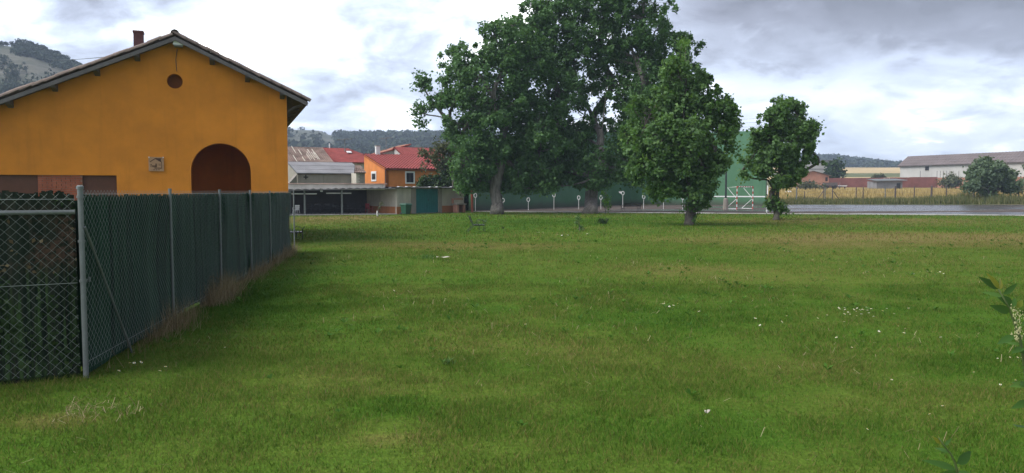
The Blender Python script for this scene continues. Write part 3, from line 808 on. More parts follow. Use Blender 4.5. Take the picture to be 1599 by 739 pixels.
mb = MB(); mb.tube([fN - UP * .2, fN + UP * 1.705], .023, 12); mb.tube([fN + UP * 1.70, fN + UP * 1.725, fN + UP * 1.735], [.030, .030, .016], 12); mb.build('post', M_METAL, fence, smooth=False)
for px, dz in ((263.5, .04), (340.5, .035), (389, .03), (420, .02), (457.5, .03)):
    s = col_at(fN, fd, px); q = fN + fd * s + fn * .028; mb = MB()
    lean = fd * random.uniform(-.03, .03)
    mb.tube([q - UP * .2, q + lean + UP * (ftop + dz)], .018, 10); mb.tube([q + lean + UP * (ftop + dz - .005), q + lean + UP * (ftop + dz + .02)], .021, 10); mb.build('post', M_METAL, fence)
mb = MB(); sb = col_at(fN, fd, 192.5); b1 = fN + fd * sb + fn * .05; mb.tube([fN + fn * .03 + UP * 1.36, b1 - UP * .03], .011, 8); mb.build('brace', M_METAL, fence)
mb = MB()
for z in (.86, 1.22, 1.62): mb.tube([fN + UP * z, fN + UP * (z + .022)], .031, 12)
mb.build('post_band', M_METAL, fence)
mb = MB(); mb.tube([fN + UP * .865 + fd * -.02, fN + UP * .865 - fn * .02 + fd * .16], .007, 6); mb.tube([fN + UP * .865 + fd * .15 - UP * .02 , fN + UP * .865 + fd * .15 + UP * .025], .010, 6); mb.build('tensioner', M_METAL, fence)
# screening: thousands of thin strips
def strips(name, mat, parent, p0, d, L, nrm, wid, ztop, zbot, off, amp, tintf, jag=.03):
    n = int(L / wid); s = np.arange(n) * wid; m = 7
    wv = amp * (fbm(s * 1.3 + 3, s * 0 + 1, 3) - .5) * 2 + off + rs.randn(n) * .0015
    zt = ztop(s) + rs.rand(n) * jag; zb = zbot(s)
    w2 = wid * (1.2 + .6 * rs.rand(n)); skew = rs.randn(n) * .004
    P0 = np.array(p0)[:2]; dd = np.array(d)[:2]; nn = np.array(nrm)[:2]; V = np.zeros((n, m, 2, 3)); ln = rs.randn(n) * .006
    for j in range(m):
        f = j / (m - 1); bel = wv * (0.35 + 0.9 * math.sin(math.pi * (0.15 + .8 * f))) + .012 * np.sin(6 * f + s * 2.1)
        for e in (0, 1):
            ss = s + (e - .0) * w2 + ln * f; o = bel + (e - .5) * skew
            V[:, j, e, 0] = P0[0] + dd[0] * ss + nn[0] * o; V[:, j, e, 1] = P0[1] + dd[1] * ss + nn[1] * o
            V[:, j, e, 2] = zb + (zt - zb) * f
    base = np.arange(n)[:, None] * (2 * m) + np.arange(m - 1)[None, :] * 2
    Fq = np.stack([base, base + 1, base + 3, base + 2], -1).reshape(-1, 4)
    return np_mesh(name, V.reshape(-1, 3), Fq, mat, parent, tint=np.repeat(tintf(s), m - 1), kind='stuff')
def screen_mat(name, stops, patch=None):
    m, nt, b = new_mat(name)
    at = N(nt, 'ShaderNodeAttribute'); at.attribute_name = 'tint'
    p = wpos(nt); a = noise(nt, p, 1.4, 5, 0.6); f = noise(nt, p, 22, 3, 0.7)
    mp = N(nt, 'ShaderNodeMapping'); mp.inputs['Scale'].default_value = (30, 30, 1.2); nt.links.new(p, mp.inputs[0]); v = noise(nt, mp.outputs[0], 1.0, 3, 0.6)
    k = mth(nt, 'ADD', mth(nt, 'MULTIPLY', at.outputs['Fac'], .55), mth(nt, 'ADD', mth(nt, 'MULTIPLY', a, .25), mth(nt, 'MULTIPLY', v, .2)))
    col = ramp2(nt, k, stops)
    if patch: col = patch(nt, p, col, a, f, v)
    nt.links.new(col, b.inputs['Base Color']); b.inputs['Roughness'].default_value = 0.75; b.inputs['Specular IOR Level'].default_value = 0.08
    return m
M_SCREEN = screen_mat('green_screening', [(0.2, (0.009, 0.032, 0.018)), (0.5, (0.020, 0.058, 0.033)), (0.85, (0.048, 0.098, 0.060))])
def bottom(s):
    z = -.02 + .05 * fbm(s * 2, s * 0, 3); z = z + np.where((s > 2.9) & (s < 4.3), .06, 0) + np.where((s > 4.9) & (s < 7.2), .12 * np.sin((s - 4.9) / 2.3 * 3.14), 0) + np.where(s > 12, .05, 0)
    return z
strips('screening', M_SCREEN, fence, fN + fd * .03, fd, fL - .03, -fn, .0125, lambda s: ftop - .045 + .02 * fbm(s * 3, s * 0 + 2, 3), bottom, .03, .035,
       lambda s: np.clip(0.35 * rs.rand(len(s)) + .65 * fbm(s * 4, s * 0 + 7, 4), 0, 1), .035)
strips('screening', M_SCREEN, fence, fN + fd * .03, fd, fL - .03, -fn, .016, lambda s: ftop - .045 + .02 * fbm(s * 3, s * 0 + 2, 3), bottom, .048, .035,
       lambda s: np.clip(0.35 * rs.rand(len(s)) + .65 * fbm(s * 4, s * 0 + 7, 4), 0, 1), .035)
# short stretch at the left
lN = G(0, 600.5); gd = (lN - fN); gd.z = 0; gd = gd.normalized(); gL = 2.6; gn = Vector((-gd.y, gd.x, 0))
if gn.y > 0: gn = -gn
fence2 = thing('chain_link_fence', 'short chain link panel with a horizontal top rail left of the tall corner post', 'fence', fN + gd * .06)
q0 = fN + gd * .045
chain(q0, gd, gL, .04, 1.66, .087, .0011, gn).build('wire_mesh', M_WIRE, fence2, kind='stuff')
zr = plane_hit(60, 332, fN, gn).z
mb = MB(); mb.tube([q0 + UP * zr - gn * .02, q0 + gd * gL + UP * zr - gn * .02], .021, 10); mb.build('rail', M_METAL, fence2)
mb = MB(); mb.tube([q0 + UP * .855, q0 + gd * gL + UP * .85], .0028, 5); mb.tube([q0 + UP * 1.61, q0 + gd * gL + UP * 1.61], .0028, 5); mb.build('tension_wire', M_WIRE, fence2)
mb = MB(); mb.tube([q0 + gd * gL - UP * .2, q0 + gd * gL + UP * 1.70], .03, 12); mb.build('post', M_METAL, fence2)
def patchy(nt, p, col, a, f, v):
    s1 = N(nt, 'ShaderNodeSeparateXYZ'); nt.links.new(p, s1.inputs[0])
    hb = mth(nt, 'MULTIPLY', smooth(nt, mth(nt, 'ADD', s1.outputs[2], mth(nt, 'MULTIPLY', v, .35)), 1.02, 1.30), smooth(nt, mth(nt, 'ADD', s1.outputs[2], mth(nt, 'MULTIPLY', a, .2)), 1.48, 1.72, 1, 0))
    col = mixc(nt, mth(nt, 'MULTIPLY', mth(nt, 'MULTIPLY', hb, smooth(nt, a, .42, .56)), smooth(nt, f, .35, .62)), col, (0.105, 0.062, 0.042))
    gb = mth(nt, 'MULTIPLY', smooth(nt, s1.outputs[2], 0.75, 1.12, 1, 0), smooth(nt, mth(nt, 'ADD', mth(nt, 'MULTIPLY', v, .6), mth(nt, 'MULTIPLY', a, .4)), .48, .62))
    return mixc(nt, mth(nt, 'MULTIPLY', gb, .8), col, (0.06, 0.115, 0.035))
M_SCREEN2 = screen_mat('leafy_screening', [(0.2, (0.010, 0.018, 0.012)), (0.5, (0.022, 0.032, 0.022)), (0.85, (0.05, 0.05, 0.035))], patchy)
strips('screening', M_SCREEN2, fence2, q0 + gd * .0, gd, gL, -gn, .0145, lambda s: 1.60 + .06 * fbm(s * 9, s * 0 + 4, 3), lambda s: .02 + 0 * s, .09, .08,
       lambda s: np.clip(0.5 * rs.rand(len(s)) + .5 * fbm(s * 9, s * 0 + 9, 3), 0, 1), .05)
strips('screening', M_SCREEN2, fence2, q0 + gd * .0, gd, gL, -gn, .018, lambda s: 1.60 + .06 * fbm(s * 9, s * 0 + 4, 3), lambda s: -.02 + 0 * s, .108, .08,
       lambda s: np.clip(0.5 * rs.rand(len(s)) + .5 * fbm(s * 9, s * 0 + 9, 3), 0, 1), .05)

def backing(parent, p0, d, L, nrm, off, z0, z1, mat):
    n_ = int(L / .12); m = MB(); vs = []
    for i in range(n_ + 1):
        s_ = L * i / n_; o = off + .02 * math.sin(s_ * 2.1)
        for z in (z0, z1): vs.append(p0 + d * s_ + nrm * o + UP * z)
    m.add(vs, [(2 * i, 2 * i + 2, 2 * i + 3, 2 * i + 1) for i in range(n_)]); o = m.build('cloth_backing', mat, parent)
    at = o.data.attributes.new('tint', 'FLOAT', 'FACE'); at.data.foreach_set('value', [random.uniform(.1, .4) for _ in range(n_)])
backing(fence, fN + fd * .03, fd, fL - .03, -fn, .15, .02, ftop - .06, M_SCREEN)
backing(fence2, q0, gd, gL, -gn, .22, -.02, 1.58, M_SCREEN2)
# ================================================================ SHED AND PORCH
pA, pB, pC, pE = G(452, 336.4), G(620.5, 334.6), G(578, 333), G(724.5, 331.2)
ep = (pB - pA).normalized(); npp = Vector((-ep.y, ep.x, 0)); eg = (pE - pB).normalized(); ng = Vector((-eg.y, eg.x, 0)); es = (pC - pB); sl_ = es.length; es.normalize()
shed = thing('storage_shed', 'low cream shed with teal double doors and a terracotta band along its foot', 'shed', pB)
zs1 = P(620, 293.2, pB.y).z; zband = P(620, 323, pB.y).z; gl = (pE - pB).length
dp0, dp1 = col_at(pB, eg, 649.5), col_at(pB, eg, 685); jz = P(665, 294.8, (pB + eg * (dp0 + dp1) / 2).y).z
bL, bR = col_at(pB, eg, 642), col_at(pB, eg, 690)
mb = MB()
poly_plate(mb, [(0, 0), (gl, 0), (gl, zs1), (0, zs1)], [[(dp0, .02), (dp1, .02), (dp1, jz), (dp0, jz)]], lambda a, b: pB + eg * a + UP * b, ng * .2)
mb.obox(pB + es * .2 , es * (sl_ + .3), Vector((es.y, -es.x, 0)) * .2 if Vector((es.y, -es.x, 0)).dot(eg) > 0 else Vector((-es.y, es.x, 0)) * .2, UP * zs1)
mb.obox(pE - eg * .2 + ng * .2, eg * .2, ng * 3.6, UP * zs1); mb.obox(pC + es * .3, (pE + ng * 3.8 - pC - es * .3), ng * .2, UP * zs1)
mb.build('wall', M_CREAM, shed)
mb = MB(); mb.obox(pB - ng * .015 - es * 0.0, eg * bL, ng * .012, UP * zband); mb.build('painted_band', M_BAND, shed); mb = MB(); mb.obox(pB + eg * bR - ng * .015, eg * (gl - bR), ng * .012, UP * zband)
so = Vector((es.y, -es.x, 0)); so = -so if so.dot(eg) > 0 else so
mb.build('painted_band', M_BAND, shed); mb = MB(); mb.obox(pB + so * .003, es * sl_, so * .012, UP * zband)
mb.build('painted_band', M_BAND, shed)
mb = MB(); mb.obox(pB + eg * bL - ng * .03, eg * (dp0 - bL), ng * .027, UP * (zs1 - .05)); mb.build('door_surround', M_GREYWALL, shed); mb = MB(); mb.obox(pB + eg * dp1 - ng * .03, eg * (bR - dp1), ng * .027, UP * (zs1 - .05)); mb.build('door_surround', M_GREYWALL, shed)
hw = (dp1 - dp0) / 2
for k in (0, 1):
    mb = MB(); o = pB + eg * (dp0 + k * hw + .01) + ng * .06 + UP * .03
    mb.obox(o, eg * (hw - .02), ng * .04, UP * (jz - .04)); dr = mb.build('door', M_TEAL, shed)
    for j in range(5):
        mb = MB(); w_ = (hw - .04) / 5; mb.obox(o + eg * (.01 + j * w_ + .008) - ng * .012, eg * (w_ - .016), ng * .011, UP * (jz - .07)); mb.build('door_plank', M_TEAL, dr)
mb = MB(); q = pB + eg * (dp0 + hw + .1) + ng * .03 + UP * .95; mb.tube([q, q - ng * .05, q - ng * .05 + UP * .14, q + UP * .14], .012, 6); mb.build('door_handle', M_DARKIRON, shed)
# roof of corrugated sheets laid one beside the other, white ends
rf0 = pB - ng * .35 - eg * .35 + UP * (zs1 + .005); nsh = 10; sw = (gl + .75) / nsh; sheet_me = None
random.seed(4)
for k in range(nsh):
    a = rf0 + eg * (k * sw) + UP * (.008 * (k % 2) + random.uniform(-.006, .006)); mb = MB()
    nseg = 12; vs = []
    for t_, lift in ((0, 0), (4.3, .03)):
        for i in range(nseg + 1): vs.append(a + eg * (sw * 1.04 * i / nseg) + ng * t_ + UP * (lift + .022 * math.cos(i * math.pi)))
    vs += [v_ + UP * .035 for v_ in vs]; n1_ = nseg + 1; fs = []
    for i in range(nseg): fs += [(i, i + 1, n1_ + i + 1, n1_ + i), (2 * n1_ + i, 3 * n1_ + i, 3 * n1_ + i + 1, 2 * n1_ + i + 1), (i, 2 * n1_ + i, 2 * n1_ + i + 1, i + 1)]
    mb.add(vs, fs); sh = mb.build('roof_sheet', M_FIBRE, shed)
    if k not in (3, 6): 
        m2 = MB(); m2.obox(a + eg * sw * .25 + UP * .045 - ng * .02, eg * sw * .45, ng * .25, UP * .045); m2.build('white_bar', M_WHITE, shed)  # white bars on most sheets, near the eave
mb = MB(); mb.obox(rf0 + UP * -.05 + ng * .1, eg * (gl + .7), ng * .05, UP * .05); mb.build('eave_board', M_WOODD, shed)
# ---- porch
M_CREAM2 = plaster('pale_cream_plaster', (0.62, 0.58, 0.51), 0.4)
porch = thing('open_porch', 'long open fronted porch with a dark interior left of the cream shed', 'porch', pA)
pl0 = pA - ep * 2.5; PLn = (pB - pl0).length; zb0 = 2.28; zf0 = P(460, 297.3, pA.y).z
bk0 = pC + es * .4; back_d = (bk0 - pl0).dot(npp)
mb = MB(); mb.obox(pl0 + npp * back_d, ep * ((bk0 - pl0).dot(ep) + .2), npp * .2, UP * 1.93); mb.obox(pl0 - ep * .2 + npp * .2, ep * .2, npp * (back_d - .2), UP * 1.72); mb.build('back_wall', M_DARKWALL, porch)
mb = MB(); D_ = pA.y + 1.2
pw0 = pl0 + npp * .3; pwL = col_at(pw0, ep, 601.5); mb.obox(pw0 + UP * (zf0 + .03), ep * pwL, npp * .2, UP * (P(500, 288, pw0.y + 1.5).z - zf0 - .03)); par = mb.build('parapet_wall', M_CREAM2, porch)
ztp = P(500, 288, pw0.y + 1.5).z; k = 0
cop = None
while k * .34 < pwL - .1:
    if cop is None:
        c = MB(); vs = []
        for x in (0, .33):
            for a in np.linspace(0, math.pi, 6): vs.append((x, .16 * math.cos(a) + .1, .075 * math.sin(a)))
        c.add(vs, [(i, i + 1, 7 + i, 6 + i) for i in range(5)] + [(5, 4, 3, 2, 1, 0), (6, 7, 8, 9, 10, 11)]); ob = c.build('coping_tile', M_TILE_OLD, par, local=True); cop = ob.data
    else: ob = bpy.data.objects.new('coping_tile', cop); COL.objects.link(ob); ob.parent = par
    ob.location = pw0 + ep * (k * .34) + UP * (ztp + random.uniform(0, .012)) - world_of(par); ob.rotation_euler = (0, 0, math.atan2(ep.y, ep.x) + random.uniform(-.03, .03)); k += 1
corr_roof('porch_roof', M_FIBRE, porch, pl0 - npp * .3 + UP * zf0, pB - npp * .3 + ep * .1 + UP * (zf0 + .20), pl0 + npp * (back_d + .1) + UP * (zf0 + .03), pB + npp * (back_d + .1) + UP * (zf0 + .22), .5, 3, .03, .01, .05)
for px in (476, 534.3):
    s = col_at(pA, ep, px); q = pA + ep * s; mb = MB(); mb.obox(q - ep * .055 - npp * .0, ep * .11, npp * .11, UP * (zf0 - .05 + s * .015)); mb.build('post', M_METAL, porch)
for a, b, y in ((455, 495, 303.6), (510, 549, 302.6)):
    q0_ = pA + npp * .16 + ep * col_at(pA + npp * .16, ep, a); q1_ = pA + npp * .16 + ep * col_at(pA + npp * .16, ep, b); z = P(a, y, q0_.y).z
    mb = MB(); mb.obox(q0_ + UP * z, q1_ - q0_, npp * .06, UP * .065); mb.build('white_rail', M_WHITE, porch)
mb = MB(); mb.obox(pl0 - npp * .35, ep * (PLn - .1), npp * (back_d + .3), UP * .04); mb.build('concrete_floor', M_KERB, porch)
q = pA + ep * col_at(pA, ep, 500.5) - npp * .1; mb = MB(); mb.obox(q + UP * (zf0 - .10), ep * .16, npp * .12, UP * .09); mb.build('wall_lamp', M_WHITE, porch)
# chairs kept in the porch
M_CHD = plain('dark_plastic', (0.055, 0.055, 0.06), 0.5, 0.2, 6, 0.05, 40); M_CHR = plain('red_plastic', (0.28, 0.03, 0.035), 0.5, 0.2, 6, 0.05, 40)
def chair(loc, rz, mat, label, s=1.0, group=None, src=None):
    if src is not None:
        r = dup_tree(src); r.location = loc; r.rotation_euler = (0, 0, rz); r['label'] = label
        return r
    r = thing('chair', label, 'chair', loc, rz, group)
    mb = MB(); mb.box(-.2 * s, .2 * s, -.2 * s, .2 * s, .36 * s, .395 * s); mb.build('seat', mat, r, local=True)
    mb = MB()
    for i in range(5): mb.box((-.19 + i * .082) * s, (-.14 + i * .082) * s, .19 * s, .215 * s, .40 * s, .74 * s)
    mb.box(-.21 * s, .21 * s, .185 * s, .22 * s, .70 * s, .78 * s); mb.build('backrest', mat, r, local=True)
    for x, y in ((-1, -1), (1, -1), (-1, 1), (1, 1)):
        mb = MB(); mb.tube([(x * .21 * s, y * .21 * s, 0), (x * .18 * s, y * .17 * s, .37 * s)], .018 * s, 6); mb.build('leg', mat, r, local=True)
    for x in (-1, 1):
        mb = MB(); mb.tube([(x * .2 * s, -.17 * s, .38 * s), (x * .23 * s, -.16 * s, .56 * s), (x * .22 * s, .19 * s, .60 * s)], .017 * s, 6); mb.build('armrest', mat, r, local=True)
    return r
rzp = math.atan2(ep.y, ep.x); random.seed(8); srcd = None
for k, (px, off) in enumerate(((482, 2.2), (488, 2.6), (496, 1.9), (503, 2.5), (511, 2.2), (520, 2.7), (526, 2.1), (541, 2.4), (547, 1.9), (553, 2.6), (559, 2.1), (565, 2.5))):
    o = pA + npp * off; q = o + ep * col_at(o, ep, px) + UP * .04
    c_ = chair(q, rzp + random.uniform(-.4, .4), M_CHD, 'dark plastic armchair at the back of the open porch, %s from the left' % ORD[k], .92, 'dark chairs stored in the porch', srcd)
    srcd = srcd or c_
o = pA + npp * 1.3; c1 = chair(o + ep * col_at(o, ep, 576.5) + UP * .04, rzp + .5, M_CHR, 'burgundy plastic armchair at the right end of the porch', .95, None)
o = pA + npp * .5; c2 = chair(o + ep * col_at(o, ep, 462.5) + UP * .04, rzp - .6, M_WHITE, 'white plastic chair by the left end of the porch', .85, None)
# wheelie bin
bq = G(634, 335.2) ; sb_ = .62
binr = thing('wheelie_bin', 'green wheelie bin with closed lid in front of the cream shed wall', 'bin', bq, math.atan2(eg.y, eg.x))
mb = MB(); mb.add([(-.24, -.22, .06), (.24, -.22, .06), (.24, .22, .06), (-.24, .22, .06), (-.29, -.29, .72), (.29, -.29, .72), (.29, .27, .72), (-.29, .27, .72)], [(3, 2, 1, 0), (4, 5, 6, 7), (0, 1, 5, 4), (1, 2, 6, 5), (2, 3, 7, 6), (3, 0, 4, 7)]); mb.box(-.31, .31, -.31, .30, .68, .72); mb.build('body', M_GREENPL, binr, local=True)
mb = MB(); mb.add([(-.32, -.33, .725), (.32, -.33, .725), (.32, .32, .725), (-.32, .32, .725), (-.26, -.24, .80), (.26, -.24, .80), (.28, .30, .82), (-.28, .30, .82)], [(3, 2, 1, 0), (4, 5, 6, 7), (0, 1, 5, 4), (1, 2, 6, 5), (2, 3, 7, 6), (3, 0, 4, 7)]); mb.build('lid', M_GREENPL, binr, local=True)
mb = MB(); mb.tube([(-.26, .37, .74), (.26, .37, .74)], .018, 6); mb.build('handle', M_GREENPL, binr, local=True)
for x in (-.27, .21):
    mb = MB(); mb.tube([(x, .25, .085), (x + .05, .25, .085)], .085, 12); mb.build('wheel', M_DARKIRON, binr, local=True)
# brick barbecue at the right end of the shed
bq = G(717.5, 332); bb = thing('brick_barbecue', 'small brick barbecue with a hooded top at the right end of the shed', 'barbecue', bq, math.atan2(eg.y, eg.x) - .2)
for x in (-.40, .22):
    mb = MB(); mb.box(x, x + .18, -.25, .35, 0, .62); mb.build('pier', M_PINK, bb, local=True)
mb = MB(); mb.box(-.48, .48, -.30, .40, .62, .72); mb.build('slab', M_GREYWALL, bb, local=True)
mb = MB(); mb.box(-.22, .22, .30, .35, 0, .62); mb.build('back_panel', M_BLACK, bb, local=True)
mb = MB(); mb.box(-.44, .40, .22, .38, .72, 1.02); mb.build('firebox', M_CREAM, bb, local=True)
mb = MB(); mb.box(-.48, .44, .16, .40, 1.02, 1.12); mb.box(-.48, -.441, .16, .40, .72, 1.02); mb.build('hood', M_PINK, bb, local=True)
# rust red pole
bq = G(737.5, 331.5); zt_ = P(737, 262, bq.y).z
mb = MB(); mb.tube([bq - UP * .1, bq + Vector((-.03, 0, zt_ * .5)), bq + UP * zt_], [.105, .10, .085], 8)
for z in (1.1, 2.0): mb.tube([bq + UP * z, bq + UP * (z + .06)], .115, 8)
tag(mb.build('utility_pole', M_RUST), 'rust red wooden pole standing between the shed and the green wall', 'pole')
# guarded sapling before the porch
# ================================================================ VILLAGE HOUSES
e = Vector((0.89, 0.456, 0)).normalized(); n = Vector((-e.y, e.x, 0))
def xy(px, D): p = P(px, 300, D); return Vector((p.x, p.y, 0))
def zat(px, py, D): return P(px, py, D).z
def window(parent, o, a, wdt, zb, zt, nrm, fr=.09, glass=M_GLASS, frame=M_WHITE):
    """framed window on a wall: o at the foot, a along the wall, nrm outwards"""
    m = MB(); q = o + nrm * .004
    for (x0, x1, z0, z1) in ((0, wdt, zt - fr * 1.3, zt), (0, wdt, zb, zb + fr), (0, fr, zb + fr, zt - fr * 1.3), (wdt - fr, wdt, zb + fr, zt - fr * 1.3)):
        m.obox(q + a * x0 + UP * z0, a * (x1 - x0), nrm * .05, UP * (z1 - z0))
    f = m.build('window', frame, parent)
    m = MB(); m.obox(q + a * fr + UP * (zb + fr) - nrm * .0, a * (wdt - 2 * fr), nrm * .012, UP * (zt - zb - 2.3 * fr)); m.build('pane', glass, f)
    m = MB(); m.obox(q + a * (wdt / 2 - .02) + UP * (zb + fr) + nrm * .014, a * .04, nrm * .02, UP * (zt - zb - 2.3 * fr)); m.build('glazing_bar', M_WOODD, f)
# grey roofed building with the cross shaped vent
C = xy(464.8, 66); Le = col_at(C, e, 559); ze = zat(464.8, 271.2, 66); dr_ = 4.1; zr_ = zat(450, 252.5, (C + n * dr_).y)
hb = thing('farm_building', 'low building with a long grey fibre cement roof and a cross shaped vent', 'building', C)
m = MB(); m.obox(C, e * Le, n * .25, UP * ze)
m.add([C + n * .25 , C + n * (2 * dr_), C + n * (2 * dr_) + UP * ze, C + n * dr_ + UP * (zr_ - .05), C + n * .25 + UP * (ze + .05)], [(0, 1, 2, 3, 4)])
D2_ = C + e * Le; m.add([D2_ + n * .25, D2_ + n * (2 * dr_), D2_ + n * (2 * dr_) + UP * ze, D2_ + n * dr_ + UP * (zr_ - .05), D2_ + n * .25 + UP * (ze + .05)], [(4, 3, 2, 1, 0)])
m.obox(C + n * (2 * dr_ - .25) + e * .01, e * (Le - .02), n * .25, UP * ze); m.build('wall', M_GREYWALL, hb)
corr_roof('roof', M_FIBRE, hb, C - n * .25 - e * .1 + UP * (ze + .04), D2_ - n * .25 + e * .6 + UP * (ze + .04), C + n * dr_ - e * .1 + UP * zr_, D2_ + n * dr_ + e * .6 + UP * zr_, .18, 3, .022, .02, .05)
corr_roof('roof', M_FIBRE, hb, C + n * (2 * dr_ + .25) - e * .1 + UP * (ze + .04), D2_ + n * (2 * dr_ + .25) + e * .6 + UP * (ze + .04), C + n * dr_ - e * .1 + UP * zr_, D2_ + n * dr_ + e * .6 + UP * zr_, .18, 3, .022, .02, .05)
cxs = col_at(C, e, 478.5); zc_ = zat(478.5, 277, C.y + 1)
m = MB(); q = C + e * cxs - n * .012 + UP * zc_; m.obox(q - e * .05 - UP * .19, e * .10, n * .010, UP * .38); m.obox(q - e * .20 - UP * .05, e * .149, n * .010, UP * .10); m.obox(q + e * .051 - UP * .05, e * .149, n * .010, UP * .10); m.build('cross_vent', M_BLACK, hb)
m = MB(); m.obox(C - n * .02 + UP * (ze - .1), e * Le, n * .018, UP * .09); m.build('eave_board', M_TILE_OLD, hb)
# slanting garden wall at its left end
q0_, q1_ = xy(452, 63.5), C - n * .3 - e * .1
m = MB(); d_ = (q1_ - q0_); nn_ = Vector((-d_.y, d_.x, 0)).normalized()
m.add([q0_, q1_, q1_ + UP * zat(464, 273, q1_.y), q0_ + UP * zat(452, 286, q0_.y)] + [p + nn_ * .2 for p in (q0_, q1_, q1_ + UP * zat(464, 273, q1_.y), q0_ + UP * zat(452, 286, q0_.y))], [(0, 1, 2, 3), (7, 6, 5, 4), (0, 4, 5, 1), (1, 5, 6, 2), (2, 6, 7, 3), (3, 7, 4, 0)])
tag(m.build('garden_wall', M_GREYWALL), 'plastered wall with a slanting top beside the grey roofed building', 'wall')
# brick hut with a little tiled roof, between the grey roof and the orange house
C = xy(556.5, 66.5); hut = thing('brick_hut', 'tiny pale block hut with an old tiled roof squeezed beside the orange house', 'hut', C)
Lh = col_at(C, e, 570.5); m = MB(); m.obox(C, e * Lh, n * 1.6, UP * zat(557, 270, 66.5)); hw_ = m.build('wall', M_CREAM, hut)
zt_ = zat(557, 270, 66.5); k = 0
for r in range(7):
    for cc_ in range(2):
        m = MB(); a = col_at(C, e, 560.5); wl = (Lh - a) / 2; m.obox(C + e * (a + cc_ * wl + (.1 if r % 2 else 0) * (cc_ == 0)) - n * .02 + UP * (zt_ - .02 - (r + 1) * .135), e * (wl - .02), n * .019, UP * .12); m.build('block', M_GREYWALL, hw_)
corr_roof('roof', M_TILE_OLD, hut, C - n * .25 - e * .25 + UP * (zt_ + .02), C - n * .25 + e * (Lh + .05) + UP * (zt_ + .02), C + n * 1.7 + e * .35 + UP * zat(566, 258.5, 68), C + n * 1.7 + e * (Lh + .05) + UP * zat(570, 258.5, 68), .2, 4, .03, .03, .05)
# orange house
C = xy(602.3, 72); oh = thing('orange_house', 'orange two storey house with red tiled roof and white framed windows', 'house', C)
dn_ = col_at(C, n, 569.7); Lf = col_at(C, e, 722); ze = zat(602, 263, 72); zr_ = zat(570, 240.8, (C + n * dn_).y)
B_ = C + n * dn_
m = MB(); m.obox(C + e * .0, e * Lf, n * .3, UP * ze)
m.add([C, B_, B_ + UP * (zr_ - .08), C + UP * (ze + .0)] + [p + e * .3 for p in (C, B_, B_ + UP * (zr_ - .08), C + UP * (ze + .0))], [(3, 2, 1, 0), (4, 5, 6, 7), (0, 1, 5, 4), (1, 2, 6, 5), (2, 3, 7, 6), (3, 0, 4, 7)])
m.obox(B_ - n * .3 + e * .3, e * (Lf - .6), n * .3, UP * (zr_ - .1)); m.obox(C + e * (Lf - .3) + n * .3, e * .3, n * (dn_ - .3), UP * ze); m.build('wall', M_ORANGE2, oh)
corr_roof('roof', M_TILE_RED, oh, C - n * .3 - e * .12 + UP * (ze - .02), C - n * .3 + e * (Lf + .3) + UP * (ze - .02), B_ + n * .1 - e * .12 + UP * zr_, B_ + n * .1 + e * (Lf + .3) + UP * zr_, .3, 14, .06, .06, .06)
m = MB(); m.obox(C - n * .26 - e * .05 + UP * (ze - .16), e * (Lf + .3), n * .05, UP * .07); m.build('gutter', M_TILE_OLD, oh)
m = MB(); m.tube([C - e * .05 - n * .12 + UP * (ze - .15), C - e * .05 - n * .06 + UP * .1], .04, 6); m.build('downpipe', M_TILE_OLD, oh)
a, b = col_at(C, e, 633), col_at(C, e, 648); q = C + e * a; window(oh, q, e, b - a, zat(640, 287, q.y), zat(640, 267.5, q.y), -n, .12)
a, b = col_at(C, n, 588.5), col_at(C, n, 581); q = C + n * b; window(oh, q, -n, b - a, zat(585, 283.5, q.y), zat(585, 268, q.y), -e, .17)
cq = C + e * col_at(C + n * (dn_ - .2), e, 588.5) + n * (dn_ - .2)
m = MB(); z0_ = zr_ - .4; m.obox(cq + UP * z0_, e * .42, n * .4, UP * (zat(592, 228.5, cq.y) - z0_)); ch_ = m.build('chimney', M_WHITE, oh)
m = MB(); m.obox(cq - e * .04 - n * .04 + UP * zat(592, 228.5, cq.y), e * .50, n * .48, UP * .06); m.build('chimney_cap', M_CREAM, ch_)
